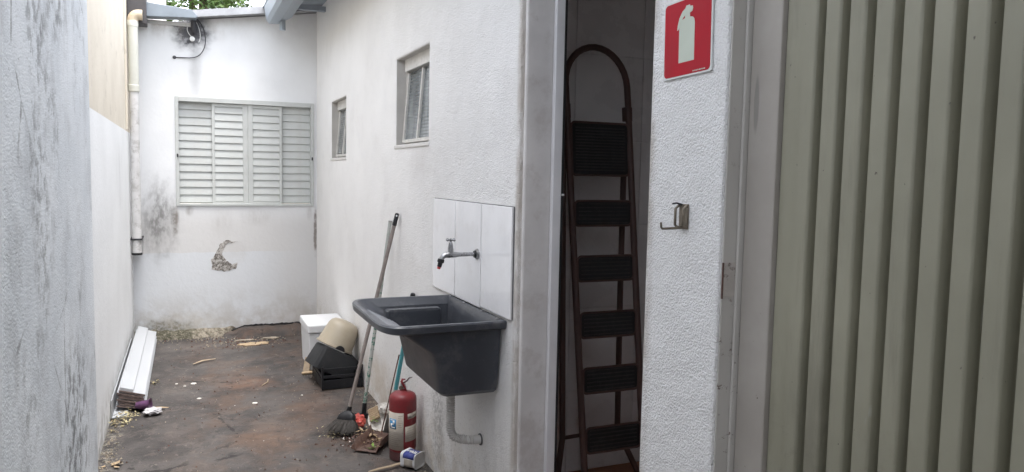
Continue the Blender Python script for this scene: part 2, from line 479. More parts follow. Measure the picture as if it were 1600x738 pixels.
edge = k.math('ADD', k.ramp(x, L + 0.03, L + 0.12, 1, 0), k.ramp(x, R - 0.10, R - 0.02))
edge = k.mul(edge, k.ramp(k.noise(p, 26, 5, 0.7), 0.5, 0.62))
c = k.mix(k.math('MULTIPLY', edge, 0.6), c, (0.33, 0.30, 0.24))
k.color(c)
k.roughness(k.ramp(k.noise(p, 5, 4), 0.3, 0.7, 0.8, 0.97))
k.bump(k.math('ADD', k.noise(p, 75, 5, 0.7), k.math('MULTIPLY', k.noise(p, 11, 4), 1.5)), 0.85, 0.007)
M_FLOOR = k.m

M_SOIL = simple('soil', (0.12, 0.10, 0.07), 0.95, var=0.3, scale=0.6)
M_ROOMTILE = simple('glazed_white_tile', (0.74, 0.72, 0.71), 0.3, var=0.05, scale=4)
M_ROOM = simple('room_plaster', (0.70, 0.68, 0.67), 0.8, var=0.06, scale=3)
M_ROOMFLOOR = simple('red_cement', (0.26, 0.11, 0.06), 0.6, var=0.3, scale=8)
M_TILE = simple('white_wall_tile', (0.83, 0.82, 0.82), 0.12, var=0.03, scale=6, dirt=(0.62, 0.59, 0.56), dirt_amt=0.2)
M_MORTAR = simple('tile_backing', (0.12, 0.115, 0.115), 0.9, var=0.3, scale=40, bump=0.5)
M_JAMB = simple('grey_painted_jamb', (0.60, 0.575, 0.56), 0.55, var=0.09, scale=5, dirt=(0.36, 0.31, 0.28), dirt_amt=0.35)
M_ALU = simple('pale_aluminium', (0.74, 0.73, 0.735), 0.4, metal=0.15, var=0.05, scale=6)
M_RUBBER_SHADE = simple('black_rubber_and_shade', (0.018, 0.017, 0.018), 0.6, var=0.2)  # rubber parts; also the dark strips that paint in shade
M_SHUTTER = simple('pale_enamel_steel', (0.525, 0.538, 0.52), 0.45, var=0.05, scale=9, dirt=(0.42, 0.40, 0.36), dirt_amt=0.2)
M_WINSTEEL = simple('warm_grey_steel', (0.60, 0.58, 0.54), 0.5, var=0.08, scale=12, dirt=(0.33, 0.30, 0.27), dirt_amt=0.4)
M_REVEAL = simple('window_reveal_paint', (0.50, 0.48, 0.45), 0.8, var=0.08, scale=10)
k = Mat('fluted_glass', 0.12); v = k.pos(); xx, yy, zz = k.xyz(v)
nz = k.ramp(k.noise(v, 9, 4, 0.6, 0, (1, 1, 0.4)), 0.35, 0.7)
k.color(k.mix(nz, (0.10, 0.115, 0.12), (0.24, 0.26, 0.265)))
wv = k.math('SINE', k.math('MULTIPLY', zz, 330.0))
k.bump(k.math('ADD', wv, k.math('MULTIPLY', k.noise(v, 30, 2), 1.5)), 0.35, 0.003)
M_PANE = k.m
M_GUTTER = simple('galvanised_blue_grey', (0.33, 0.37, 0.41), 0.45, metal=0.35, var=0.1, scale=5)
M_ROOFSHEET = simple('fibre_cement_grey', (0.34, 0.34, 0.35), 0.85, var=0.2, scale=8, bump=0.3)
M_FASCIA = simple('dark_grey_gutter', (0.20, 0.225, 0.25), 0.5, metal=0.2, var=0.12, scale=6)
M_UNDER = simple('roof_underside_blue_grey', (0.30, 0.33, 0.37), 0.6, var=0.15, scale=6)
M_BOXG = simple('dark_brown_gutter_box', (0.055, 0.050, 0.052), 0.55, var=0.2, scale=8)
M_PVC = simple('cream_pvc', (0.58, 0.575, 0.51), 0.45, var=0.05, scale=7)
M_ELBOW = simple('tan_pvc', (0.52, 0.43, 0.31), 0.45, var=0.07, scale=12)
M_PIPEPAINT = simple('painted_pipe_dirty', (0.62, 0.61, 0.60), 0.7, var=0.1, scale=9, dirt=(0.36, 0.34, 0.32), dirt_amt=0.7)
M_CABLE = simple('black_cable', (0.035, 0.035, 0.04), 0.5)
M_CERAMIC = simple('white_ceramic', (0.70, 0.70, 0.68), 0.3)
M_TANK = simple('graphite_plastic', (0.050, 0.054, 0.064), 0.36, var=0.1, scale=7, bump=0.08, bscale=300, dirt=(0.13, 0.132, 0.138), dirt_amt=0.45)
k = Mat('scuffed_graphite', 0.45); v = k.obj()
k.color(k.mix(k.ramp(k.noise(v, 90, 4, 0.7), 0.5, 0.66), (0.075, 0.078, 0.086), (0.24, 0.24, 0.245)))
M_TANKSCUFF = k.m
M_TANKRIB = simple('lit_graphite', (0.15, 0.155, 0.17), 0.4, var=0.15, scale=30)  # paler than the basin: paints the light caught by the washboard ribs
M_HOSE = simple('grey_drain_hose', (0.58, 0.555, 0.53), 0.6, var=0.07, scale=10)
M_CHROME = simple('dull_chrome', (0.34, 0.34, 0.345), 0.3, metal=0.9, var=0.08, scale=25)
M_BLACKP = simple('black_plastic', (0.014, 0.0145, 0.017), 0.45, var=0.2, scale=12, spec=0.35, dirt=(0.04, 0.037, 0.034), dirt_amt=0.4)
M_REDP = simple('red_plastic', (0.55, 0.06, 0.06), 0.45)
M_WOOD = simple('grey_brown_wood', (0.235, 0.20, 0.18), 0.7, var=0.18, scale=30, bump=0.2)
M_TEAL = simple('teal_paint', (0.085, 0.33, 0.36), 0.45, var=0.12, scale=20)
M_CLEAR = simple('dull_ferrule', (0.40, 0.40, 0.38), 0.35, metal=0.4)
k = Mat('speckled_green_sleeve', 0.5); v = k.obj()
s = k.ramp(k.noise(v, 42, 3, 0.6), 0.5, 0.56)
s = k.mul(s, k.ramp(k.xyz(k.pos())[2], 0.75, 1.05, 1, 0.12))
k.color(k.mix(s, (0.42, 0.43, 0.40), (0.09, 0.20, 0.15)))
M_SPECKLE = k.m
M_BRISTLE = simple('dark_grey_bristle', (0.065, 0.058, 0.052), 0.85, var=0.35, scale=60)
M_RUST = simple('rusty_brown_tin', (0.075, 0.038, 0.026), 0.7, metal=0.0, var=0.25, scale=18, dirt=(0.16, 0.11, 0.085), dirt_amt=0.6)
M_DISH = simple('dirty_white_dish', (0.60, 0.57, 0.53), 0.5, var=0.1, scale=25, dirt=(0.35, 0.28, 0.2), dirt_amt=0.4)
M_CARD = simple('tan_cardboard', (0.36, 0.265, 0.165), 0.85, var=0.15, scale=25)
M_REDBAG = simple('red_wrapper', (0.52, 0.075, 0.055), 0.4, var=0.25, scale=30)
M_GREENLEAF = simple('green_scrap', (0.15, 0.24, 0.05), 0.6, var=0.25, scale=40)
M_EXT = simple('extinguisher_red', (0.185, 0.016, 0.020), 0.42, var=0.18, scale=14, dirt=(0.10, 0.03, 0.03), dirt_amt=0.5)
M_EXTDARK = simple('dark_maroon_base', (0.075, 0.028, 0.028), 0.6, var=0.25, scale=25)
M_LABEL = simple('aged_label_paper', (0.42, 0.375, 0.32), 0.7, var=0.1, scale=20, dirt=(0.36, 0.30, 0.25), dirt_amt=0.5)
M_PRINTBLUE = simple('blue_print', (0.05, 0.22, 0.42), 0.6)
M_PRINTGREY = simple('grey_print', (0.22, 0.20, 0.18), 0.7)
M_PRINTWHITE = simple('white_print', (0.75, 0.75, 0.75), 0.6, var=0.03)
M_NAVY = simple('navy_print', (0.035, 0.05, 0.22), 0.5)
M_TUB = simple('white_tub_plastic', (0.70, 0.70, 0.71), 0.4, var=0.05, scale=12)
M_TUBEND = simple('greyish_tub_base', (0.50, 0.49, 0.48), 0.5, var=0.12, scale=30)
M_STICK = simple('pale_stick', (0.33, 0.255, 0.175), 0.8, var=0.2, scale=40)
M_FOAM = simple('white_foam', (0.66, 0.66, 0.66), 0.9, var=0.03, scale=10, bump=0.25, bscale=200)
M_BUCKET = simple('beige_plastic', (0.40, 0.345, 0.26), 0.42, var=0.06, scale=8, dirt=(0.36, 0.29, 0.2), dirt_amt=0.3)
M_BIN = simple('charcoal_bin_plastic', (0.012, 0.0125, 0.014), 0.55, var=0.25, scale=12, spec=0.3, dirt=(0.035, 0.032, 0.03), dirt_amt=0.5)
M_STRIP = simple('white_pvc_strip', (0.38, 0.39, 0.405), 0.45, var=0.05, scale=5)
M_STRIPEND = simple('grimy_strip', (0.13, 0.095, 0.085), 0.8, var=0.5, scale=60)
M_PURPLE = simple('purple_plastic', (0.085, 0.035, 0.085), 0.4, var=0.25, scale=30)
M_PAPER = simple('crumpled_white_film', (0.40, 0.39, 0.40), 0.5, var=0.1, scale=40)
k = Mat('dry_leaf_scraps', 0.85)
k.color(k.mix(k.ramp(k.noise(k.obj(), 45, 2), 0.35, 0.65), (0.20, 0.15, 0.08), (0.52, 0.47, 0.28)))
M_SCRAP = k.m
M_GRIT = simple('dusty_grit', (0.26, 0.22, 0.17), 0.9, var=0.4, scale=30)
M_CHIP = simple('plaster_chip', (0.62, 0.58, 0.54), 0.85, var=0.2, scale=60)
M_LADDER = simple('brown_steel_tube', (0.085, 0.045, 0.037), 0.5, var=0.2, scale=12)
M_TREAD = simple('black_ribbed_rubber', (0.012, 0.012, 0.013), 0.45, var=0.25, scale=15, dirt=(0.05, 0.05, 0.05), dirt_amt=0.4)
M_GRIP = simple('worn_rubber_rib', (0.042, 0.040, 0.040), 0.5, var=0.5, scale=25)
k = Mat('olive_grey_enamel', 0.45); v = k.pos(); xx, yy, zz = k.xyz(v)
c = k.mix(k.ramp(k.noise(v, 2.2, 4), 0.3, 0.7), (0.255, 0.243, 0.180), (0.305, 0.29, 0.216))
c = k.mix(k.mul(k.ramp(k.noise(v, 40, 5, 0.7), 0.70, 0.73), 0.8), c, (0.08, 0.06, 0.05))
c = k.mix(k.math('MULTIPLY', k.ramp(k.noise(v, 6, 5, 0.65, 0, (1, 1, 0.15)), 0.55, 0.75), 0.25), c, (0.30, 0.28, 0.235))
c = k.mix(k.math('MULTIPLY', k.blob((R + 0.054, 1.412, 1.73), (0.1, 0.010, 0.075), 0.4, 0.12, 20), 0.45), c, (0.13, 0.13, 0.125))
gm = k.mul(k.ramp(k.noise(v, 4.2, 7, 0.75, 0, (1, 1.5, 0.18)), 0.52, 0.70), 0.4)
c = k.mix(gm, c, (0.13, 0.118, 0.09))
c = k.mix(k.mul(k.ramp(zz, 0.75, 1.15, 1, 0), k.ramp(k.noise(v, 16, 6, 0.75), 0.52, 0.62), 0.5), c, (0.14, 0.12, 0.095))
scr = k.mul(k.ramp(k.noise(v, 26, 3, 0.6, 0.5, (1, 0.5, 0.12)), 0.70, 0.72), 0.45)
c = k.mix(scr, c, (0.40, 0.39, 0.34))
rs = k.ramp(k.noise(v, 52, 3, 0.6), 0.735, 0.75)
c = k.mix(k.math('MULTIPLY', rs, 0.85), c, (0.055, 0.035, 0.028))
k.color(c); k.bump(k.math('ADD', k.noise(v, 5, 3), k.math('MULTIPLY', k.noise(v, 90, 2), 0.03)), 0.35, 0.02)
M_GATE = k.m
k = Mat('warm_grey_enamel', 0.45); v = k.pos(); xx, yy, zz = k.xyz(v)
c = k.mix(k.ramp(k.noise(v, 2.2, 5, 0.65), 0.3, 0.7), (0.33, 0.30, 0.265), (0.40, 0.37, 0.33))
c = k.mix(k.mul(k.ramp(k.noise(v, 40, 5, 0.7), 0.68, 0.71), k.ramp(zz, 1.0, 1.5, 1, 0.15), 0.9), c, (0.08, 0.05, 0.04))
c = k.mix(k.math('MULTIPLY', k.blob((R + 0.054, 1.412, 1.73), (0.1, 0.010, 0.075), 0.4, 0.12, 20), 0.5), c, (0.15, 0.145, 0.135))
k.color(c); k.bump(k.noise(v, 6, 3), 0.25, 0.015)
M_STILE = k.m
k = Mat('worn_gate_frame', 0.55); v = k.pos(); xx, yy, zz = k.xyz(v)
c = k.mix(k.ramp(k.noise(v, 3, 4), 0.3, 0.7), (0.46, 0.435, 0.40), (0.53, 0.505, 0.465))
rn = k.mul(k.ramp(k.noise(v, 33, 6, 0.72), 0.60, 0.66), k.ramp(zz, 1.0, 1.5, 1, 0.25), 0.85)
c = k.mix(rn, c, (0.10, 0.055, 0.04))
k.color(c)
M_GATEFRAME = k.m
M_HINGE = simple('chipped_painted_plate', (0.46, 0.42, 0.38), 0.6, var=0.1, scale=30, dirt=(0.06, 0.03, 0.025), dirt_amt=0.9)
M_RUSTLINE = simple('rusty_edge', (0.09, 0.045, 0.035), 0.8, var=0.3, scale=60)
M_SIGNW = simple('sign_white', (0.66, 0.67, 0.65), 0.35, var=0.02)
M_SIGNR = simple('sign_red', (0.40, 0.010, 0.022), 0.6, var=0.08, scale=9, spec=0.2)
M_SIGNG = simple('sign_pale_green', (0.50, 0.545, 0.46), 0.4, var=0.03)
M_BRASS = simple('tarnished_metal', (0.20, 0.17, 0.13), 0.45, metal=0.5, var=0.2, scale=60)
M_TRUNK = simple('bark', (0.10, 0.075, 0.055), 0.9, var=0.3, scale=6, bump=0.4, bscale=20)
k = Mat('leaf_green', 0.55); g = k.n.new('ShaderNodeNewGeometry')
k.color(k.mix(g.outputs['Random Per Island'], (0.055, 0.11, 0.025), (0.13, 0.20, 0.06)))
M_LEAF = k.m
M_FARWALL = simple('pale_far_wall', (0.66, 0.64, 0.61), 0.85, var=0.05, scale=2)
M_SHADING = simple('shading_panel_dark', (0.14, 0.135, 0.13), 0.9, var=0.05, scale=2)  # dark so the unseen roof and end wall bounce little light

# ================================================================== THE SETTING
g = MB().add([(-200,-200,-0.08),(200,-200,-0.08),(200,200,-0.08),(-200,200,-0.08)], [(0,1,2,3)]).build('ground', M_SOIL)
tag(g, kind='structure')
def fl(u, v):
    x = -0.60 + 1.95*u; y = -4.0 + 11.75*v
    hgt = -0.004 + 0.006*(mnoise.noise(Vector((x*2.1, y*1.7, 0.3)))) + 0.003*mnoise.noise(Vector((x*9, y*7, 2.0)))
    return (x, y, min(hgt, 0.0))
nu, nv = 40, 200
mb = MB(); mb.add([fl(i/nu, j/nv) for j in range(nv+1) for i in range(nu+1)],
       [(j*(nu+1)+i, j*(nu+1)+i+1, (j+1)*(nu+1)+i+1, (j+1)*(nu+1)+i) for j in range(nv) for i in range(nu)])
floor_ob = mb.build('yard_floor', M_FLOOR, smooth=60)
tag(floor_ob, kind='structure')
# torn, lifted edge of the screed skin along the back wall
random.seed(3)
top, bot, back = [], [], []
for i in range(41):
    x = 0.30 + 0.87*i/40
    h = 0.055*min(1, i/9.0) * (0.85 + 0.4*mnoise.noise(Vector((x*14, 0, 5)))) + 0.006
    fy = 7.44 + 0.05*mnoise.noise(Vector((x*9, 3, 1))) - 0.03*min(1, i/12)
    bot.append((x, fy - 0.10, -0.006)); top.append((x, fy, h)); back.append((x, 7.552, h + 0.012 + 0.012*mnoise.noise(Vector((x*25, 1, 1)))))
mb = MB(); mb.loft([bot, top, back], closed=False)
e = mb.build('torn_edge', M_FLOOR, floor_ob, smooth=50)
# dark strip standing in for the shaded gap between torn skin and wall
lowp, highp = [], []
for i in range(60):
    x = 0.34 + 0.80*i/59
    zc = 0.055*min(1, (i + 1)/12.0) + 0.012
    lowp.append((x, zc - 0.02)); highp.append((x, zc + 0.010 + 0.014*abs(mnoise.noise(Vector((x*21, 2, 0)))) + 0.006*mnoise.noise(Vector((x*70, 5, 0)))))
MB().prism(lowp + highp[::-1], (0, B - 0.012, 0), (1, 0, 0), (0, 0, 1), (0, 0.011, 0)).build('gap_shade_strip', M_RUBBER_SHADE, floor_ob)
# loose slabs of broken render lying on the torn skin
for (cx, cy, a, sx, sy, zz, m) in ((0.55, 7.05, 0.15, 0.13, 0.06, 0.008, M_CARD), (0.47, 7.22, 0.05, 0.08, 0.025, 0.010, M_GRIT), (0.70, 7.24, -0.1, 0.07, 0.03, 0.012, M_GRIT)):
    poly = []
    for i in range(26):
        t = 2*PI*i/26; rr = 1 + 0.5*(random.random()-0.5)
        rr *= 1 + 0.45*mnoise.noise(Vector((i*1.7, cx*9, 0))); poly.append((sx*rr*math.cos(t), sy*rr*math.sin(t)))
    ob = MB().prism(poly, (cx, cy, -0.004), (math.cos(a), math.sin(a), 0), (-math.sin(a), math.cos(a), 0), (0, 0, zz)).build('render_fragment', m, origin=(cx, cy, 0), bevel=0.003)
    tag(ob, {0.55: 'largest tan flake of broken render flat on the floor before the back wall',
             0.47: 'thin pale flake of broken render nearest the back wall',
             0.70: 'small tan flake of broken render towards the foam box'}[cx], 'rubble', 'broken render by the back wall')

ob = MB().box(0.42, 3.1, -3.7, 2.08, 2.85, 2.97).build('shading_roof', M_SHADING); tag(ob, kind='structure')  # unseen roof inferred from the dim gate, extent set to shade it
ob = MB().box(-0.70, 3.1, -3.9, -3.702, -0.05, 2.97).build('shading_end_wall', M_SHADING); tag(ob, kind='structure')  # unseen wall added behind the camera to cut light on gate and jamb
ob = MB().add([(1.312,1.4,0.012),(3.0,1.4,0.012),(3.0,3.45,0.012),(1.312,3.45,0.012)], [(0,1,2,3)]).build('room_floor', M_ROOMFLOOR); tag(ob, kind='structure')

# ---- left boundary wall and nearer weathered wall
lw = thing('boundary_wall', 'left boundary wall, white below and beige above, running to the back', 'wall', (L, 5, 0))
MB().box(L - 0.16, L, 3.0, 7.75, -0.05, 3.25).build('wall', M_LEFT, lw)
MB().box(L + 0.001, L + 0.016, 6.98, 7.02, 1.87, 3.24).build('edge_trim', M_LEFT, lw)
pw = thing('weathered_wall', 'nearest left wall, grey and streaked with black mould', 'wall', (-0.32, 1, 0))
mb = MB()
n = 24
for s in range(1):
    mb.box(-0.70, -0.32, -3.7, 3.165, -0.05, 2.848)
MB.build(mb, 'wall', M_PIER, pw, bevel=0.012, seg=3)

# ---- right house: wall with openings
house = thing('house', 'white stuccoed house along the right side with doorway and two small windows', 'house', (R, 4.0, 0))
holes = [(1.77, 2.66, -0.05, 2.35), (-1.7, 1.456, -0.05, 2.55), (3.845, 4.52, 1.716, 2.233), (6.08, 6.735, 1.668, 2.158)]
wall_cells([-3.7, 7.6], [-0.05, 3.08], holes, R, R + 0.15, 'x').build('wall', M_STUCCO, house, bevel=0.007, seg=2)
# doorway lining
MB().box(R + 0.016, 1.302, 2.642, 2.663, -0.02, 2.36).build('door_jamb', M_JAMB, house, bevel=0.008)
MB().box(1.300, 1.336, 2.622, 2.668, -0.02, 2.36).build('door_frame', M_ALU, house, bevel=0.002)
MB().box(1.337, 1.352, 2.635, 2.700, -0.02, 2.36).build('door_shade_strip', M_RUBBER_SHADE, house)  # black strip painting in the shadow just behind the frame
MB().box(1.342, 1.352, 2.626, 2.634, 1.476, 1.484).build('hinge_pin', M_ALU, house)
# store room behind the doorway
MB().box(1.3215, 3.1, 3.40, 3.52, -0.05, 2.75).build('room_back_wall', M_ROOM, house)
MB().box(3.0, 3.1, 1.45, 3.398, -0.05, 2.75).build('room_end_wall', M_ROOM, house)
MB().box(1.3215, 3.1, 1.48, 1.598, -0.05, 2.75).build('room_near_wall', M_ROOM, house)
MB().box(1.3215, 3.1, 1.60, 3.398, 2.60, 2.70).build('room_ceiling', M_ROOM, house)
t0 = None
for i in range(4):
    for j in range(6):
        x0 = 1.40 + 0.395*i; z0 = 0.02 + 0.43*j
        t = MB().box(x0, x0 + 0.3915, 3.392, 3.3985, z0, z0 + 0.4265)
        t.build('room_tile', M_ROOMTILE, house, bevel=0.0015, seg=1)
# backsplash tiles above the laundry sink
for (y0, y1, zb) in ((2.690, 3.019, 0.985), (3.027, 3.359, 0.978), (3.367, 3.705, 0.978)):
    MB().box(R - 0.011, R - 0.003, y0, y1, zb, 1.428).build('tile', M_TILE, house, bevel=0.0012)
MB().box(R - 0.004, R + 0.002, 2.684, 3.71, 0.985, 1.431).build('tile_adhesive', M_MORTAR, house)
# small windows
def small_window(y0, y1, z0, z1):
    xr = R + 0.062
    fr = MB()
    b = 0.03
    fr.box(xr, xr + 0.05, y0 - 0.002, y0 + b, z0, z1); fr.box(xr, xr + 0.05, y1 - b, y1 + 0.002, z0, z1)
    fr.box(xr - 0.016, xr + 0.05, y0 + b, y1 - b, z1 - 0.075, z1 + 0.002); fr.box(xr, xr + 0.05, y0 + b, y1 - b, z0 - 0.002, z0 + b)
    w = fr.build('window', M_WINSTEEL, house, bevel=0.002)
    # tilted sash: bottom pushed outwards
    zt, zb2 = z1 - 0.08, z0 + 0.02
    def P(y, s, off=0.0):          # s 0 top .. 1 bottom
        return Vector((xr + 0.012 - 0.034*s + off, y, zt + (zb2 - zt)*s))
    ym = (y0 + y1)/2
    for yy_, wd in ((y1 - b - 0.012, 0.011), (ym, 0.010), (y0 + b + 0.012, 0.011)):
        m = MB(); a, c_ = P(yy_, 0), P(yy_, 1)
        m.obox((a + c_)/2, (c_ - a)/2, (0, wd, 0), (0.009, 0, 0.0005)); m.build('stile', M_WINSTEEL, w, bevel=0.002)
    m = MB(); m.obox(P(ym, 0.985), (0.010, 0, 0), (0, (y1 - y0)/2 - b - 0.03, 0), (0, 0, 0.010)); m.build('bottom_rail', M_WINSTEEL, w, bevel=0.002)
    for ya, yb in ((y0 + b + 0.022, ym - 0.010), (ym + 0.010, y1 - b - 0.022)):
        m = MB(); q = [P(ya, 0.0, 0.004), P(yb, 0.0, 0.004), P(yb, 0.97, 0.004), P(ya, 0.97, 0.004)]
        q2 = [v_ + Vector((0.004, 0, 0)) for v_ in q]
        m.add(q + q2, [(0,1,2,3),(7,6,5,4),(0,4,5,1),(1,5,6,2),(2,6,7,3),(3,7,4,0)]); m.build('pane', M_PANE, w)
    m = MB().box(xr + 0.055, xr + 0.06, y0, y1, z0, z1); m.build('backing_blind', M_BLACKP, w)
    MB().box(R + 0.004, xr, y1 - 0.003, y1 + 0.002, z0 + 0.004, z1 - 0.0035).build('reveal_lining', M_REVEAL, w)
    MB().box(R + 0.004, xr, y0, y1, z1 - 0.003, z1 + 0.002).build('reveal_lining', M_REVEAL, w)
    # sill skim
    poly = []
    m = MB().box(R - 0.007, xr, y0 - 0.018, y1 + 0.02, z0 - 0.018, z0 + 0.004); m.build('sill', M_FARWALL, w, bevel=0.005)
small_window(3.845, 4.52, 1.716, 2.233)
small_window(6.08, 6.735, 1.668, 2.158)
# roof overhang with gutter
def roof_z(x): return 3.035 + 0.16*(x - 0.66)
mb = MB(); ring0, ring1 = [], []
for i in range(60):
    x = 0.66 + 0.9*i/59
    zc = roof_z(x)
    ring0.append((x, 2.26, zc)); ring1.append((x, 8.1, zc))
ny = 160
rows = []
for j in range(ny+1):
    y = 2.26 + 5.84*j/ny
    rows.append([(x, y, roof_z(x) + 0.011*math.sin(2*PI*y/0.146*1.0)) for x in (0.66, 1.0, 1.56)])
mb.loft(rows, closed=False)
roof = mb.build('roof', M_UNDER, house, smooth=60, solid=0.004)
gp = [(0.66, 3.015), (0.675, 2.90), (0.70, 2.868), (0.78, 2.872), (0.90, 2.942), (0.905, 3.015)]
MB().prism(gp, (0, 2.30, 0), (1, 0, 0), (0, 0, 1), (0, 4.93, 0)).build('gutter', M_GUTTER, roof, bevel=0.006)
MB().tube([(0.803, 7.10, 2.89), (0.803, 7.10, 2.80)], 0.026, 12).build('outlet', M_GUTTER, roof, smooth=40)
for yb in (2.6, 4.2, 5.7, 7.02):
    MB().box(0.91, R - 0.001, yb, yb + 0.045, 2.985, 3.028).build('batten', M_UNDER, roof)

# ---- back house
bh = thing('back_house', 'white stained back wall of a house with wide louvred window', 'house', (0.35, B, 0))
win = (-0.088, 1.142, 1.216, 2.207)
mb = wall_cells([-0.60, 1.32], [-0.05, 2.86], [win], B, B + 0.15, 'y')
for v_ in mb.v:
    if v_.z > 2.8: v_.z = 2.885 + 0.155*v_.x
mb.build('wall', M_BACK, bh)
# spalled plaster crescent: rough mortar showing through the paint, darkened for recess shade
cres = [(0.352, 0.897), (0.286, 0.865), (0.258, 0.806), (0.235, 0.751), (0.203, 0.715), (0.212, 0.623), (0.318, 0.601), (0.418, 0.622), (0.437, 0.682), (0.405, 0.668), (0.385, 0.664), (0.338, 0.700), (0.304, 0.755), (0.312, 0.82), (0.352, 0.868), (0.445, 0.874)]
random.seed(9); poly = []
for (a_, b_), (c_, d_) in zip(cres, cres[1:] + cres[:1]):
    for t_ in (0, 0.25, 0.5, 0.75):
        poly.append((a_ + (c_ - a_)*t_ + random.uniform(-0.006, 0.006), b_ + (d_ - b_)*t_ + random.uniform(-0.006, 0.006)))
MB().prism(poly, (0, B - 0.0022, 0), (1, 0, 0), (0, 0, 1), (0, 0.004, 0)).build('spalled_plaster', M_SPALL, bh)
# lumpy mortar fillet at the foot of the wall
mb = MB(); lo, mid, hi = [], [], []
for i in range(50):
    x = -0.45 + 0.86*i/49
    d = 0.10 + 0.035*mnoise.noise(Vector((x*8, 1, 0))) + 0.02*mnoise.noise(Vector((x*30, 1, 0)))
    if i > 38: d *= max(0.1, (49 - i)/11)
    lo.append((x, B - d, -0.01)); mid.append((x, B - d*0.85, 0.018 + 0.012*mnoise.noise(Vector((x*22, 4, 0)))))
    hi.append((x, B + 0.002, 0.07 + 0.03*mnoise.noise(Vector((x*12, 7, 0)))))
mb.loft([lo, mid, hi], closed=False).build('mortar_fillet', M_FILLET, bh, smooth=50)
# louvred window
fm = MB()
x0, x1, z0, z1 = win
yf = B - 0.014
fm.box(x0, x0 + 0.030, yf, B + 0.06, z0, z1); fm.box(x1 - 0.030, x1, yf, B + 0.06, z0, z1)
fm.box(x0 + 0.03, x1 - 0.03, yf, B + 0.06, z1 - 0.042, z1); fm.box(x0 + 0.03, x1 - 0.03, yf, B + 0.06, z0, z0 + 0.022)
wf = fm.build('window', M_SHUTTER, bh, bevel=0.003)
ctr = (0.545, )
leaves = [(x0 + 0.030, 0.236, 0.034, 0.0, 'fixed'), (0.222, 0.5365, 0.010, 0.030, 'slide'), (0.5375, 0.846, 0.010, 0.030, 'slide'), (0.834, x1 - 0.030, 0.034, 0.0, 'fixed')]
for li, (a, b, rec, stl, kind) in enumerate(leaves):
    ys = B + rec
    zb, zt = z0 + 0.024, z1 - 0.044
    if stl:
        m = MB()
        wl, wr = (0.026, 0.044) if li == 1 else (0.044, 0.024)
        m.box(a, a + wl, ys, ys + 0.022, zb, zt); m.box(b - wr, b, ys, ys + 0.022, zb, zt)
        m.box(a + wl, b - wr, ys + 0.001, ys + 0.021, zt - 0.028, zt); m.box(a + wl, b - wr, ys + 0.001, ys + 0.021, zb, zb + 0.014)
        m.build('leaf_frame', M_SHUTTER, wf, bevel=0.002)
        sa, sb, st_, sb_ = a + wl - 0.003, b - wr + 0.003, zt - 0.028, zb + 0.012
    else:
        sa, sb, st_, sb_ = a, b, zt, zb
    MB().box(sa, sb, ys + 0.040, ys + 0.046, zb, zt).build('dark_backing', M_BLACKP, wf)
    n = 13
    hgt = (st_ - sb_)/n
    first = None
    for i in range(n):
        zc = sb_ + hgt*i
        if first is None:
            # folded louvre blade: top tucked in, belly out, drip lip
            pr_ = [(0.016, hgt*1.12), (0.0105, hgt*0.80), (0.0045, hgt*0.32), (0.003, hgt*0.12), (0.009, hgt*0.045), (0.011, hgt*0.07), (0.0055, hgt*0.15), (0.007, hgt*0.34), (0.013, hgt*0.80), (0.0185, hgt*1.10)]
            m = MB()
            m.prism(pr_, (sa, ys + 0.002, zc), (0, 1, 0), (0, 0, 1), (sb - sa, 0, 0))
            first = m.build('slat', M_SHUTTER, wf, smooth=30)
        else:
            copy_part(first, wf, (0, 0, hgt*i))
MB().box(x0 + 0.012, x0 + 0.024, yf - 0.012, yf, 1.66, 1.69).build('latch', M_BLACKP, wf)
MB().box(x1 - 0.024, x1 - 0.012, yf - 0.012, yf, 1.66, 1.69).build('latch', M_BLACKP, wf)
# roof edge
def bz(x): return 2.895 + 0.155*x
rows = []
for i in range(70):
    x = 0.07 + 1.25*i/69
    rows.append([(x, 7.38, bz(x) + 0.050 + 0.004*mnoise.noise(Vector((x*12, 0, 0)))), (x, 7.38, bz(x) - 0.012 + 0.004*mnoise.noise(Vector((x*15, 3, 0)))), (x, 9.4, bz(x) + 0.14)])
mb = MB(); mb.loft(rows, closed=False)
rf = mb.build('roof', M_ROOFSHEET, bh, smooth=40)
MB().prism([(-0.31, 2.862), (0.10, 2.885), (0.11, 2.905), (0.06, 2.955), (-0.31, 2.985)], (0, 7.37, 0), (1, 0, 0), (0, 0, 1), (0, 0.14, 0)).build('fascia', M_FASCIA, bh, bevel=0.004)
MB().box(-0.31, 0.09, 7.515, 7.545, 2.83, 2.862).build('timber_strip', M_PIPEPAINT, bh)

# ================================================================== FIXTURES
# ---- downpipe in the far left corner
dp = thing('downpipe', 'cream plastic downpipe in the far left corner with tan elbow and dark gutter box', 'downpipe', (-0.405, 7.49, 0.84))
MB().box(-0.447, -0.297, 7.33, 7.52, 2.79, 3.15).build('gutter_box', M_BOXG, dp, bevel=0.005)
el = [Vector((-0.404, 7.27, 2.765)) + Vector((0, 0, 0))]
px, py = -0.402, 7.28
MB().lathe([(0.041, 0), (0.041, 0.52)], (px, py, 2.255), n=20).build('pipe', M_PVC, dp, smooth=40)
MB().lathe([(0.040, 0), (0.044, 0.004), (0.044, 0.05), (0.041, 0.054)], (px, py, 2.745), n=20).build('collar', M_PVC, dp, smooth=40)
MB().lathe([(0.042, 0), (0.0455, 0.004), (0.0455, 0.055), (0.041, 0.06)], (px, py, 2.20), n=20).build('collar', M_PVC, dp, smooth=40)
pts = [(px + 0.045*(1 - math.cos(a)), py, 2.795 + 0.055*math.sin(a)) for a in [PI/2*i/8 for i in range(9)]] + [(px + 0.075, py, 2.85)]
MB().tube(pts, [0.043]*9 + [0.044], 18).build('elbow', M_ELBOW, dp, smooth=40)
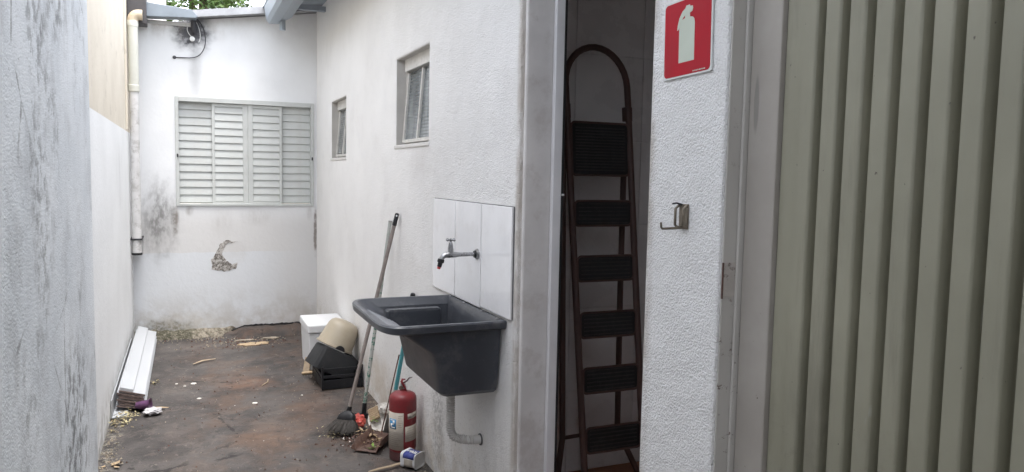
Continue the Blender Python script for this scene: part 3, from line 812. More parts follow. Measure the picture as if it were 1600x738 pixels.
MB().lathe([(0.038, 0), (0.038, 1.39)], (px, py, 0.81), n=20).build('lower_pipe', M_PIPEPAINT, dp, smooth=40)
MB().lathe([(0.040, 0), (0.043, 0.003), (0.043, 0.018), (0.040, 0.02)], (px, py, 0.80), n=20).build('end_cap', M_BLACKP, dp, smooth=40)
MB().box(px - 0.048, px + 0.044, py - 0.041, 7.548, 0.93, 0.945).build('bracket', M_CABLE, dp)

# ---- cable on the back wall
cb = thing('wall_cable', 'thin dark cable looping down from an insulator under the roof edge', 'cable', (0.08, B, 2.7))
def bez(P, n=24):
    out = []
    for i in range(n+1):
        t = i/n; a = (1-t)
        out.append(Vector(P[0])*a**3 + Vector(P[1])*3*a*a*t + Vector(P[2])*3*a*t*t + Vector(P[3])*t**3)
    return out
MB().tube(bez([(0.10, B-0.06, 2.90), (0.20, B-0.05, 2.84), (0.22, B-0.04, 2.56), (0.04, B-0.015, 2.555)]) + [Vector((-0.085, B-0.004, 2.552))], 0.0045, 6).build('cable', M_CABLE, cb, smooth=60)
MB().tube([(0.075, B-0.05, 2.90), (0.08, B-0.045, 2.81), (0.085, B-0.03, 2.765)], [0.024, 0.026, 0.016], 10).build('dark_bracket', M_CABLE, cb, smooth=50)
MB().lathe([(0.010, 0), (0.022, 0.004), (0.014, 0.014), (0.022, 0.026), (0.010, 0.032)], (0.065, B-0.036, 2.725), (0, 1, 0), 14).build('insulator', M_CERAMIC, cb, smooth=50)
MB().tube(bez([(0.06, B-0.03, 2.74), (0.0, B-0.02, 2.80), (0.02, B-0.02, 2.86), (0.08, B-0.02, 2.88)], 10), 0.003, 5).build('cable', M_CERAMIC, cb)
MB().tube(bez([(0.12, B-0.03, 2.70), (0.15, B-0.02, 2.76), (0.12, B-0.02, 2.84), (0.10, B-0.02, 2.88)], 10), 0.003, 5).build('cable', M_CERAMIC, cb)
MB().lathe([(0.016, 0), (0.012, 0.008)], (-0.085, B - 0.006, 2.552), (0, 1, 0), 10).build('entry_grommet', M_CABLE, cb)

# ---- laundry sink
sk = thing('laundry_sink', 'graphite plastic laundry sink hung on the wall below the tiles', 'sink', (R, 3.09, 0.66))
def outline(xf, xb, ya, yb, z, n=40, e=6.0, bulge=0.0):
    """rounded front, square back"""
    xc = xf + (xb - xf)*0.35; a = xc - xf; yc = (ya + yb)/2; b = (yb - ya)/2
    pts = [Vector((xb, ya, z))]
    for i in range(n+1):
        t = PI*i/n
        s_, c_ = math.sin(t), math.cos(t)
        xx = xc - a*abs(s_)**(2/e)*(1 + bulge*(s_*s_ - 0.5))
        yy = yc - b*math.copysign(abs(c_)**(2/e), c_)
        pts.append(Vector((xx, yy, z)))
    pts.append(Vector((xb, yb, z)))
    return pts
xb = R - 0.002
rings = [
    outline(0.970, 1.140, 2.88, 3.30, 0.655, e=9),
    outline(0.935, 1.154, 2.835, 3.345, 0.658, e=9),
    outline(0.915, 1.158, 2.815, 3.365, 0.675, e=9),
    outline(0.903, 1.160, 2.805, 3.376, 0.74, e=10),
    outline(0.884, 1.161, 2.798, 3.386, 0.825, e=10),
    outline(0.866, 1.161, 2.794, 3.390, 0.850, e=10),
    outline(0.738, 1.162, 2.786, 3.400, 0.938, e=9),
    outline(0.694, xb, 2.754, 3.430, 0.936, e=7, bulge=0.12),
    outline(0.682, xb, 2.744, 3.440, 0.942, e=7, bulge=0.12),
    outline(0.679, xb, 2.741, 3.443, 0.966, e=7, bulge=0.12),
    outline(0.683, xb - 0.001, 2.745, 3.439, 0.972, e=7, bulge=0.12),
    outline(0.698, xb - 0.012, 2.760, 3.424, 0.972, e=7, bulge=0.12),
    outline(0.704, xb - 0.018, 2.766, 3.418, 0.964, e=7, bulge=0.12),
    outline(0.728, xb - 0.030, 2.792, 3.392, 0.938),
    outline(0.868, xb - 0.034, 2.800, 3.386, 0.868),
    outline(0.890, xb - 0.036, 2.808, 3.378, 0.835),
    outline(0.922, xb - 0.040, 2.822, 3.356, 0.69),
    outline(0.960, xb - 0.07, 2.87, 3.31, 0.672),
]
MB().loft(rings, closed=True, cap0=True, cap1=True).build('basin', M_TANK, sk, smooth=35)
for i in range(8):
    s_ = (i + 0.6)/8
    xx = 0.738 + 0.122*s_; zz = 0.9355 - 0.063*s_
    MB().tube([(xx, 2.85, zz), (xx, 3.34, zz)], 0.0058, 8).build('washboard_rib', M_TANKRIB, sk, smooth=60)
MB().box(0.83, 1.09, 3.342, 3.395, 0.84, 0.926).build('soap_ledge', M_TANK, sk, bevel=0.008, seg=3)
MB().box(0.838, 1.082, 3.3425, 3.385, 0.9262, 0.9285).build('ledge_top', M_TANKSCUFF, sk, bevel=0.001)
for (yy_, xx) in ((3.39, 1.155), (3.20, 1.157), (2.98, 1.157), (2.80, 1.157)):
    MB().lathe([(0.0065, 0), (0.0055, 0.003), (0.0, 0.0035)], (xx - 0.006, yy_, 0.9725), n=10).build('screw', M_CHROME, sk, smooth=50)
MB().lathe([(0.028, 0), (0.030, 0.012), (0.022, 0.014)], (1.045, 3.06, 0.652), n=18).build('drain_collar', M_HOSE, sk, smooth=40)
# corrugated drain hose
hs_ = thing('drain_hose', 'grey corrugated drain hose from the sink bottom into the wall', 'hose', (1.045, 3.06, 0.40))
path = [Vector((1.045, 3.06, 0.655 - 0.19*i/20)) for i in range(20)]
path += bez([(1.045, 3.06, 0.465), (1.045, 3.06, 0.405), (1.06, 3.05, 0.400), (1.115, 3.02, 0.398)], 22) + [Vector((1.115 + 0.055*i/6, 3.02 - 0.012*i/6, 0.398)) for i in range(1, 7)]
# resample evenly
acc = [0.0]
for a, b in zip(path, path[1:]): acc.append(acc[-1] + (b - a).length)
def at(s):
    for i in range(len(path)-1):
        if acc[i+1] >= s:
            t = (s - acc[i])/max(1e-9, acc[i+1] - acc[i]); return path[i].lerp(path[i+1], t)
    return path[-1]
ns = 190
pp, rr = [], []
for i in range(ns+1):
    s_ = acc[-1]*i/ns
    pp.append(at(s_))
    corr = 0.03 < s_ < acc[-1] - 0.03
    rr.append(0.0185 + (0.0026*math.sin(2*PI*s_/0.0105) if corr else 0.001))
MB().tube(pp, rr, 14).build('hose', M_HOSE, hs_, smooth=60)
MB().lathe([(0.026, 0), (0.026, 0.004)], (R - 0.006, 3.008, 0.398), (1, 0, 0), 16).build('wall_ring', M_MORTAR, hs_, smooth=40)

# ---- tap
fc = thing('tap', 'chrome wall tap with cross handle and black hose nozzle above the sink', 'tap', (R - 0.012, 3.058, 1.208))
fy, fz = 3.058, 1.208
MB().lathe([(0.024, 0), (0.023, 0.006), (0.014, 0.011), (0.0, 0.011)], (R - 0.0115, fy, fz), (-1, 0, 0), 20).build('flange', M_CHROME, fc, smooth=35)
MB().lathe([(0.017, 0), (0.015, 0.006)], (R - 0.022, fy, fz), (-1, 0, 0), 16).build('gasket', M_BLACKP, fc, smooth=35)
MB().tube([(R - 0.024, fy, fz), (1.075, fy, fz), (1.055, fy, fz), (1.03, fy, fz + 0.001), (1.012, fy, fz - 0.001), (1.0, fy, fz - 0.009), (0.993, fy, fz - 0.022)],
          [0.0085, 0.0095, 0.0125, 0.0145, 0.0125, 0.011, 0.0105], 14).build('spout', M_CHROME, fc, smooth=50)
MB().lathe([(0.0125, 0), (0.013, 0.016), (0.010, 0.026), (0.011, 0.030), (0.0075, 0.042), (0.005, 0.046), (0.005, 0.056)], (1.035, fy, fz + 0.008), n=16).build('bonnet', M_CHROME, fc, smooth=40)
hd = MB()
for a in (0.5, 0.5 + PI/2):
    d = Vector((math.cos(a), math.sin(a), 0))
    hc = Vector((1.035, fy, fz + 0.064))
    hd.tube([hc - d*0.026, hc - d*0.021, hc - d*0.012, hc, hc + d*0.012, hc + d*0.021, hc + d*0.026], [0.003, 0.0065, 0.004, 0.007, 0.004, 0.0065, 0.003], 10)
hd.build('cross_handle', M_CHROME, fc, smooth=60)
MB().lathe([(0.0145, 0), (0.015, 0.014), (0.010, 0.016), (0.0095, 0.034)], (0.994, fy, fz - 0.018), (-0.28, 0, -1), 14).build('nozzle', M_BLACKP, fc, smooth=40)
MB().lathe([(0.0085, 0), (0.007, 0.010), (0.004, 0.010)], (0.9848, fy, fz - 0.0505), (-0.28, 0, -1), 12).build('red_tip', M_REDP, fc, smooth=40)

# ---- fire extinguisher sign
sg = thing('fire_extinguisher_sign', 'square red sign with pale extinguisher symbol beside the doorway', 'sign', (R, 1.61, 1.90))
A = Matrix.Rotation(math.radians(-1.2), 4, 'X')
Msign = Matrix.Translation((R - 0.002, 1.6095, 1.9085)) @ A
def rrect(w, h, r, n=6):
    out = []
    for cx, cy, a0 in ((w-r, h-r, 0), (-(w-r), h-r, PI/2), (-(w-r), -(h-r), PI), (w-r, -(h-r), 1.5*PI)):
        for i in range(n+1):
            a = a0 + PI/2*i/n
            out.append((cx + r*math.cos(a), cy + r*math.sin(a)))
    return out
# u runs to image right (-Y), v up, thickness towards the yard (-X)
m = MB(Msign); m.prism(rrect(0.100, 0.0985, 0.006), (0, 0, 0), (0, -1, 0), (0, 0, 1), (-0.0035, 0, 0)); m.build('plate', M_SIGNW, sg)
m = MB(Msign); m.prism(rrect(0.0955, 0.094, 0.012), (-0.0036, 0, 0), (0, -1, 0), (0, 0, 1), (-0.0006, 0, 0)); m.build('red_panel', M_SIGNR, sg)
bodyp = [(-0.032, -0.062), (0.032, -0.062), (0.032, 0.032), (0.029, 0.041), (0.022, 0.046), (0.012, 0.048), (0.011, 0.058), (0.021, 0.060), (0.024, 0.066), (0.022, 0.073), (0.012, 0.074),
         (0.010, 0.078), (-0.004, 0.078), (-0.008, 0.072), (-0.020, 0.066), (-0.032, 0.052), (-0.039, 0.034), (-0.041, 0.022), (-0.036, 0.023), (-0.028, 0.036), (-0.018, 0.049), (-0.008, 0.055), (-0.009, 0.048), (-0.022, 0.045), (-0.030, 0.037), (-0.032, 0.026)]
m = MB(Msign); m.prism(bodyp, (-0.0043, 0.0, 0), (0, -1, 0), (0, 0, 1), (-0.0005, 0, 0)); m.build('symbol', M_SIGNG, sg)
m = MB(Msign)
uu = 0.028
for wd in (0.004, 0.003, 0.006, 0.003, 0.008, 0.005, 0.007):
    m.prism([(uu, -0.0905), (uu + wd, -0.0905), (uu + wd, -0.0875), (uu, -0.0875)], (-0.0043, 0, 0), (0, -1, 0), (0, 0, 1), (-0.0004, 0, 0)); uu += wd + 0.0022
o = m.build('fine_print', M_SIGNG, sg); tag(o, kind='stuff')

# ---- hose hook
hk = thing('wall_hook', 'tarnished metal hook bracket on the stucco below the red sign', 'hook', (R, 1.60, 1.45))
MB().box(R - 0.004, R, 1.580, 1.618, 1.423, 1.487).build('back_plate', M_BRASS, hk, bevel=0.0015)
for yy_ in (1.6165, 1.5835):
    MB().tube([(R - 0.005, yy_, 1.426), (R - 0.016, yy_, 1.432), (R - 0.016, yy_, 1.474), (R - 0.005, yy_, 1.484)], 0.0035, 8).build('side_rail', M_BRASS, hk, smooth=60)
MB().tube([(R - 0.006, 1.60, 1.427), (R - 0.030, 1.603, 1.425), (R - 0.062, 1.606, 1.424), (R - 0.065, 1.606, 1.428), (R - 0.066, 1.606, 1.440)], [0.004, 0.0035, 0.003, 0.003, 0.0028], 8).build('arm', M_BRASS, hk, smooth=60)
MB().tube([(R - 0.004, 1.605, 1.485), (R - 0.016, 1.612, 1.489), (R - 0.026, 1.618, 1.487)], [0.003, 0.0028, 0.002], 6).build('top_lip', M_CABLE, hk, smooth=60)

# ---- corrugated gate on the right
gt = thing('metal_gate', 'olive grey ribbed sheet metal gate filling the right side', 'gate', (R + 0.05, 0.2, 0))
GX = R + 0.058
m = MB()
m.box(R + 0.006, GX + 0.03, 1.4495, 1.4545, -0.02, 2.54)
m.build('frame_post', M_GATEFRAME, gt, bevel=0.003)
MB().box(GX - 0.016, GX + 0.03, 1.4395, 1.4485, -0.02, 2.54).build('frame_lip', M_GATEFRAME, gt, bevel=0.003)
MB().box(GX - 0.004, GX + 0.03, 1.3405, 1.4370, 0.02, 2.52).build('stile', M_STILE, gt, bevel=0.004, seg=3)
MB().box(GX + 0.007, GX + 0.03, 1.2780, 1.3360, 0.02, 2.52).build('inner_stile', M_GATE, gt, bevel=0.002)
# ribbed sheet
pts = []
y = 1.2745; x_out, x_in = GX - 0.002, GX + 0.030
pts.append((x_out, y))
pts.append((x_out, 1.244))
y = 1.244
pitch_ = 0.0628
while y > -1.55:
    pts += [(x_out + 0.0012, y - 0.0022), (x_out + 0.004, y - 0.0042), (x_in - 0.003, y - 0.0085), (x_in, y - 0.0105), (x_in, y - 0.0255), (x_out + 0.002, y - 0.0285), (x_out, y - 0.0300), (x_out, y - pitch_)]
    y -= pitch_
rows = [[(px_, py_, z_) for (px_, py_) in pts] for z_ in (0.02, 2.52)]
MB().loft(rows, closed=False).build('ribbed_sheet', M_GATE, gt, smooth=None, solid=0.001)
hp = MB(); hp.prism(rrect(0.019, 0.0415, 0.004), (R + 0.0255, 1.4492, 1.311), (1, 0, 0), (0, 0, 1), (0, -0.0030, 0)); hp.build('hinge_plate', M_HINGE, gt)
MB().box(R + 0.0045, R + 0.0078, 1.4455, 1.4492, 1.266, 1.353).build('rusty_weld', M_RUSTLINE, gt)
MB().box(R + 0.0440, R + 0.0462, 1.4465, 1.4492, 1.268, 1.353).build('rusty_weld', M_RUSTLINE, gt)

# ================================================================== LADDER IN THE STORE ROOM
ld = thing('step_ladder', 'folded brown steel step ladder with black treads inside the doorway', 'ladder', (1.84, 3.1, 0.012))
LXa, LXb = 1.646, 1.984
def fr_pt(z, x):        # front frame: leans, bottom pulled towards the door
    s_ = (2.0 - z)/2.0
    return Vector((x + (0.0), 3.215 - 0.33*s_, z))
def lx(z, side):
    s_ = (1.93 - z)/1.9
    return (LXa - 0.004*s_) if side < 0 else (LXb - 0.030*s_)
arch = []
for i in range(17):
    a = PI - PI*i/16
    cxm = (LXa + LXb)/2
    arch.append(Vector((cxm + (LXb - LXa)/2*math.cos(a), 3.215 - 0.33*(2.0 - (1.99 + 0.185*math.sin(a)))/2.0, 1.99 + 0.185*math.sin(a))))
left = [fr_pt(z_, lx(z_, -1)) for z_ in (0.022, 0.4, 0.8, 1.2, 1.6, 1.9)]
right = [fr_pt(z_, lx(z_, 1)) for z_ in (1.9, 1.6, 1.2, 0.8, 0.4, 0.022)]
MB().tube(left + arch + right, 0.0160, 12).build('front_frame', M_LADDER, ld, smooth=60)
# rear frame
rl = [Vector((1.585, 3.10, 0.022)), Vector((1.655, 3.17, 0.29)), Vector((1.652, 3.20, 1.0)), Vector((1.650, 3.235, 1.80))]
rr_ = [Vector((2.085, 3.10, 0.022)), Vector((1.975, 3.19, 0.29)), Vector((1.985, 3.22, 1.0)), Vector((1.995, 3.24, 1.80))]
MB().tube(rl, 0.0150, 10).build('rear_leg', M_LADDER, ld, smooth=60)
MB().tube(rr_, 0.0150, 10).build('rear_leg', M_LADDER, ld, smooth=60)
MB().tube([rl[1], rr_[1]], 0.010, 8).build('rear_brace', M_LADDER, ld, smooth=60)
for s_, xx in ((-1, LXa), (1, LXb)):
    q = fr_pt(1.86, lx(1.86, s_))
    MB().obox(q + Vector((0, 0.012, 0)), (0.016, 0, 0), (0, 0.024, 0), (0, 0.004, 0.035)).build('hinge_bracket', M_LADDER, ld, bevel=0.004)
def tread(zc, hh, tilt, nm):
    a_, b_ = lx(zc, -1) + 0.016, lx(zc, 1) - 0.016
    c_ = fr_pt(zc, (a_ + b_)/2) + Vector((0, -0.006, 0))
    w = (b_ - a_)/2
    v_ = Vector((0, -math.sin(tilt), math.cos(tilt)))
    nrm = Vector((0, -math.cos(tilt), -math.sin(tilt)))
    m = MB(); m.prism(rrect(w, hh, 0.018), c_, (1, 0, 0), v_, -nrm*0.012)
    o = m.build(nm, M_TREAD, ld, bevel=0.002)
    ring = [c_ + Vector((1, 0, 0))*px_ + v_*pz_ for px_, pz_ in rrect(w + 0.003, hh + 0.003, 0.020)]
    m = MB(); m.tube(ring + [ring[0]], 0.0055, 8); m.build('rim', M_LADDER, o, smooth=60)
    nr = max(5, int(hh/0.008))
    for i in range(nr):
        zz = -hh*0.82 + 1.64*hh*i/(nr - 1)
        q = c_ + v_*zz + nrm*0.001
        MB().obox(q, (w*0.88, 0, 0), v_*0.0026, nrm*0.002).build('grip_rib', M_GRIP, o)
tread(1.685, 0.122, -0.10, 'platform')
for zc in (1.382, 1.126, 0.868, 0.618, 0.352):
    tread(zc, 0.055, -0.06, 'tread')
for q in (left[0], right[-1], rl[0], rr_[0]):
    MB().lathe([(0.016, 0), (0.017, 0.03), (0.013, 0.034)], (q.x, q.y, 0.0125), n=12).build('foot', M_RUBBER_SHADE, ld, smooth=40)

# ================================================================== THINGS ALONG THE RIGHT WALL
# ---- fire extinguisher
EX, EY = 1.070, 3.935
ex = thing('fire_extinguisher', 'dull red fire extinguisher standing against the wall below the sink', 'extinguisher', (EX, EY, 0))
ER = 0.0745
MB().lathe([(0.0, 0.05), (0.070, 0.048), (ER, 0.058), (ER, 0.325), (0.0725, 0.340), (0.064, 0.355), (0.048, 0.364), (0.024, 0.369), (0.018, 0.374), (0.018, 0.384), (0.0, 0.384)], (EX, EY, 0), n=40).build('cylinder', M_EXT, ex, smooth=35)
MB().lathe([(0.068, 0.0), (0.0715, 0.004), (0.0715, 0.047), (0.060, 0.050), (0.0, 0.050)], (EX, EY, 0), n=32).build('base_ring', M_EXTDARK, ex, smooth=35)
MB().lathe([(0.016, 0.384), (0.019, 0.386), (0.019, 0.396), (0.014, 0.398), (0.014, 0.410), (0.0, 0.410)], (EX, EY, 0), n=16).build('valve', M_CHROME, ex, smooth=35)
imr = Vector((0.965, -0.262, 0)); imf = Vector((-0.262, -0.965, 0))       # picture-right and towards the viewer at this spot
c0 = Vector((EX, EY, 0))
MB().tube([c0 + imr*0.020 + T(0,0,0.362), c0 + imr*0.006 + imf*0.01 + T(0,0,0.398), c0 - imr*0.008 + imf*0.012 + T(0,0,0.425), c0 - imr*0.004 + imf*0.010 + T(0,0,0.437), c0 + imr*0.012 + imf*0.008 + T(0,0,0.436)], [0.010, 0.011, 0.0115, 0.010, 0.006], 10, flat=0.6).build('carry_handle', M_EXT, ex, smooth=60)
MB().tube([c0 + imr*0.0 + T(0,0,0.412), c0 + imr*0.022 + imf*0.006 + T(0,0,0.428), c0 + imr*0.032 + imf*0.006 + T(0,0,0.442), c0 + imr*0.050 + imf*0.006 + T(0,0,0.446)], [0.007, 0.007, 0.006, 0.003], 8, flat=0.6).build('lever', M_EXTDARK, ex, smooth=60)
MB().lathe([(0.011, 0), (0.011, 0.006), (0.0, 0.007)], c0 - imr*0.012 + imf*0.014 + T(0,0,0.392), imf, 12).build('gauge', M_BRASS, ex, smooth=40)
def wrap(name, m_, a0, a1, z0_, z1_, lift, parent, n=14, slope=0.0):
    """patch on the cylinder; angle 0 faces the viewer, positive to picture right"""
    mb = MB(); r0, r1 = [], []
    rows_ = []
    for zz, sgn in ((z0_, 0), (z1_, 1)):
        row = []
        for i in range(n+1):
            a = math.radians(a0 + (a1 - a0)*i/n)
            d = imf*math.cos(a) + imr*math.sin(a)
            row.append(c0 + d*(ER + lift) + T(0, 0, zz + slope*i/n))
        rows_.append(row)
    mb.loft(rows_, closed=False)
    o = mb.build(name, m_, parent, smooth=60, solid=0.0004)
    return o
lab = wrap('label', M_LABEL, -86, 4, 0.062, 0.268, 0.0007, ex)
wrap('label_blue_square', M_PRINTBLUE, -66, -28, 0.178, 0.232, 0.0013, lab)
for i, (a0, a1, z0_, z1_) in enumerate(((-60, -36, 0.222, 0.227), (-44, -35, 0.205, 0.222), (-58, -40, 0.200, 0.206), (-58, -50, 0.186, 0.201), (-56, -33, 0.183, 0.188))):
    wrap('label_mark', M_PRINTWHITE, a0, a1, z0_, z1_, 0.0018, lab, 6)
wrap('label_fold', M_PRINTGREY, -84, 3, 0.1585, 0.1600, 0.0013, lab)
for i in range(7):
    wrap('print_line', M_PRINTGREY, -70, -8 - 9*((i*5) % 3), 0.150 - 0.011*i, 0.1515 - 0.011*i, 0.0013, lab)
for i in range(6):
    wrap('print_line', M_PRINTGREY, -20, 0 - 3*((i*2) % 3), 0.250 - 0.012*i, 0.2515 - 0.012*i, 0.0013, lab)
lab2 = wrap('label', M_LABEL, 20, 76, 0.232, 0.262, 0.0007, ex, slope=0.006)
wrap('print_line', M_PRINTGREY, 26, 38, 0.240, 0.252, 0.0013, lab2, slope=0.0)
wrap('print_line', M_PRINTGREY, 44, 66, 0.246, 0.249, 0.0013, lab2, slope=0.002)
lab3 = wrap('label', M_LABEL, 10, 80, 0.108, 0.192, 0.0007, ex, slope=0.006)
for i in range(5):
    wrap('print_line', M_PRINTGREY, 18, 62 - 8*(i % 3), 0.180 - 0.013*i, 0.1812 - 0.013*i, 0.0013, lab3, slope=0.004)

# ---- plastic tub lying on its side
tb = thing('plastic_tub', 'white and blue plastic tub lying on its side beside the extinguisher', 'tub', (1.092, 3.775, 0))
ax = Vector((0.60, -0.80, 0)).normalized(); sd = Vector((0.80, 0.60, 0)).normalized()
tc = Vector((1.088, 3.782, 0.042))
def tub_ring(t, w, h, r=0.02):
    return [tc + ax*t + sd*a + T(0, 0, b) for a, b in rrect(w, h, r, 5)]
MB().loft([tub_ring(-0.040, 0.045, 0.040), tub_ring(0.036, 0.041, 0.037)], True, True, True).build('body', M_TUB, tb, smooth=40)
MB().loft([tub_ring(-0.052, 0.0475, 0.042), tub_ring(-0.040, 0.0480, 0.042)], True, True, True).build('lid', M_TUB, tb, smooth=40, bevel=0.002)
MB().loft([tub_ring(0.036, 0.046, 0.041), tub_ring(0.043, 0.046, 0.041), tub_ring(0.043, 0.040, 0.036), tub_ring(0.039, 0.038, 0.034)], True, True, True).build('base', M_TUBEND, tb, smooth=40)
def tub_patch(name, m_, s0, s1, t0_, t1_, lift=0.0008, parent=None):
    """band on the side wall: s runs round the section from the lower viewer side (0) over the top (1)"""
    rows_ = []
    for t in (t0_, t1_):
        f_ = (t + 0.040)/0.076
        ring = rrect(0.045 - 0.004*f_ + lift, 0.040 - 0.003*f_ + lift, 0.02 + lift, 5)
        ring = ring[6:18]           # second and third corner runs: top-left edge round to bottom-left
        seq = [Vector((a, b)) for a, b in ring]
        # add long top edge start
        seq = [Vector((0.025, 0.040 - 0.003*f_ + lift))] + seq
        ln = [0.0]
        for a, b in zip(seq, seq[1:]): ln.append(ln[-1] + (b - a).length)
        row = []
        for i in range(13):
            s_ = ln[-1]*(s0 + (s1 - s0)*i/12)
            for j in range(len(seq)-1):
                if ln[j+1] >= s_ - 1e-9:
                    q = seq[j].lerp(seq[j+1], (s_ - ln[j])/max(1e-9, ln[j+1] - ln[j])); break
            row.append(tc + ax*t + sd*q.x + T(0, 0, q.y))
        rows_.append(row)
    return MB().loft(rows_, closed=False).build(name, m_, parent or tb, smooth=60, solid=0.0003)
band = tub_patch('blue_band', M_NAVY, 0.0, 0.58, -0.036, 0.034)
# lettering strokes of the brand mark on the top
def stroke(pts2, w=0.0035):
    q = [tc + sd*(-0.012 + u_*1.0) + ax*v_ + T(0, 0, 0.0425 - 0.003*((v_ + 0.04)/0.076)) for u_, v_ in pts2]
    return MB().tube(q, w*0.5, 6, flat=0.35).build('letter', M_PRINTWHITE, band, smooth=60)
stroke([(-0.004, -0.028), (0.010, -0.026), (0.014, -0.018), (0.004, -0.012), (-0.012, -0.008), (0.012, -0.005)], 0.0075)
stroke([(0.016, -0.002), (-0.008, 0.004), (-0.010, 0.008), (0.004, 0.006)], 0.007)
stroke([(0.016, 0.012), (-0.012, 0.018)], 0.007)
stroke([(0.016, 0.021), (-0.012, 0.027)], 0.007)
tub_patch('white_panel', M_LABEL, 0.60, 0.93, -0.028, 0.026, 0.0009)
tub_patch('dark_band', M_NAVY, 0.94, 1.0, -0.034, 0.032, 0.0009)

# ---- stick on the floor
st_ = MB().tube([(0.845, 3.770, 0.010), (0.90, 3.782, 0.012), (0.97, 3.800, 0.010), (1.035, 3.822, 0.012)], [0.004, 0.009, 0.010, 0.009], 8, flat=0.6).build('wooden_stick', M_STICK, origin=(0.94, 3.79, 0), smooth=50)
tag(st_, 'pale wooden stick on the floor running to the plastic tub', 'stick')

# ---- broom
br_ = thing('broom', 'wooden handled broom with dark bristles, leaning on the wall', 'broom', (0.86, 4.36, 0))
h0, h1 = Vector((0.872, 4.425, 0.135)), Vector((1.152, 4.40, 1.315))
hd_ = (h1 - h0).normalized()
hp_ = [h0 + (h1 - h0)*t + Vector((0.006*math.sin(PI*t), 0, 0)) for t in [i/12 for i in range(13)]]
tip = h1 - hd_*0.075
MB().tube([h0 + (tip - h0)*i/10 for i in range(11)], 0.0118, 12).build('handle', M_WOOD, br_, smooth=60)
MB().tube([tip - hd_*0.002, tip + hd_*0.002, h1 - hd_*0.006, h1], [0.0125, 0.0135, 0.0125, 0.009], 12).build('handle_cap', M_BLACKP, br_, smooth=40)
MB().lathe([(0.0055, 0), (0.0055, 0.0012)], h1 - hd_*0.016 + imf*0.0118, imf, 10).build('hanging_hole', M_PRINTWHITE, br_)
bdir = Vector((-0.42, -0.30, -1.0)).normalized()     # bristles sweep down and out
bw = Vector((0.80, -0.60, 0)).normalized()           # long side of the head
btk = bdir.cross(bw).normalized()
hc = h0 + Vector((0, 0, -0.004))
MB().tube([hc + hd_*0.03, hc, hc - hd_*0.015], [0.0145, 0.017, 0.018], 12).build('ferrule', M_BLACKP, br_, smooth=40)
rings_ = []
for s_, w_, t_ in ((0.0, 0.020, 0.016), (0.012, 0.040, 0.020), (0.026, 0.052, 0.023), (0.052, 0.058, 0.026), (0.056, 0.056, 0.024)):
    rings_.append([hc + bdir*s_ + bw*a + btk*b for a, b in rrect(w_, t_, t_*0.8, 5)])
MB().loft(rings_, True, True, True).build('head', M_BLACKP, br_, smooth=40)
random.seed(11)
mb = MB()
for i in range(1500):
    a, b = (random.random()*2 - 1), (random.random()*2 - 1)
    p0 = hc + bdir*0.048 + bw*a*0.052 + btk*b*0.020
    end = p0 + bdir*0.03 + bw*(a*0.055 + random.gauss(0, 0.008)) + btk*(b*0.04 + random.gauss(0, 0.008))
    t_ = (p0.z - 0.003 - 0.016*random.random())/max(0.05, -(bdir.z))
    end = p0 + (bdir + bw*(a*0.40 + random.gauss(0, 0.16)) + btk*(b*0.34 + random.gauss(0, 0.16)))*t_*random.uniform(0.72, 1.0)
    end.z = max(0.003, end.z)
    midp = p0.lerp(end, 0.55) + Vector((random.gauss(0, 0.003), random.gauss(0, 0.003), 0.004))
    side = imr*0.0013 + btk*0.0005
    mb.add([p0 - side, p0 + side, midp + side, midp - side, end + side*0.5, end - side*0.5], [(0,1,2,3), (3,2,4,5)])
o = mb.build('bristles', M_BRISTLE, br_); tag(o, kind='stuff')

# ---- squeegee with speckled pole
sq = thing('squeegee', 'speckled green pole of a floor squeegee leaning behind the broom', 'squeegee', (1.02, 4.66, 0))
q0, q1 = Vector((1.012, 4.655, 0.055)), Vector((1.156, 4.585, 1.252))
MB().tube([q0 + (q1 - q0)*i/10 for i in range(11)], 0.0112, 12).build('pole', M_SPECKLE, sq, smooth=60)
MB().tube([q1, q1 + (q1 - q0).normalized()*0.006], 0.0125, 12).build('pole_cap', M_CLEAR, sq, smooth=40)
MB().tube([q0 - Vector((0, 0, 0.02)), q0 + (q1 - q0)*0.04], [0.016, 0.0145], 12).build('socket', M_BLACKP, sq, smooth=40)
sd2 = Vector((0.93, -0.37, 0))
MB().obox(q0 + Vector((0.03, -0.012, -0.030)), sd2*0.10, Vector((0.37, 0.93, 0))*0.012, T(0, 0, 0.010)).build('blade_holder', M_BLACKP, sq, bevel=0.004)
MB().obox(q0 + Vector((0.03, -0.012, -0.046)), sd2*0.098, Vector((0.37, 0.93, 0))*0.003, T(0, 0, 0.0085)).build('blade', M_RUBBER_SHADE, sq)

# ---- teal pole behind the sink
tp = thing('teal_pole', 'teal pole with black end cap standing between sink and wall', 'pole', (1.07, 4.29, 0))
t0_, t1_ = Vector((1.072, 4.285, 0.0)), Vector((1.152, 4.043, 0.885))
dd = t1_ - t0_
MB().tube([t0_ + dd*0.34, t0_ + dd*0.60, t0_ + dd*0.955], 0.0122, 12).build('pole', M_TEAL, tp, smooth=60)
MB().tube([t0_ + dd*0.955, t0_ + dd*0.962, t0_ + dd*0.995, t0_ + dd], [0.0135, 0.0145, 0.0145, 0.012], 12).build('end_cap', M_BLACKP, tp, smooth=40)
MB().tube([t0_ + dd*0.16, t0_ + dd*0.30, t0_ + dd*0.345], [0.017, 0.014, 0.0125], 12).build('ferrule', M_CLEAR, tp, smooth=40)
MB().tube([t0_ + Vector((0, 0, 0.004)), t0_ + dd*0.10, t0_ + dd*0.16], [0.030, 0.026, 0.018], 12).build('brush_head', M_BRISTLE, tp, smooth=40)

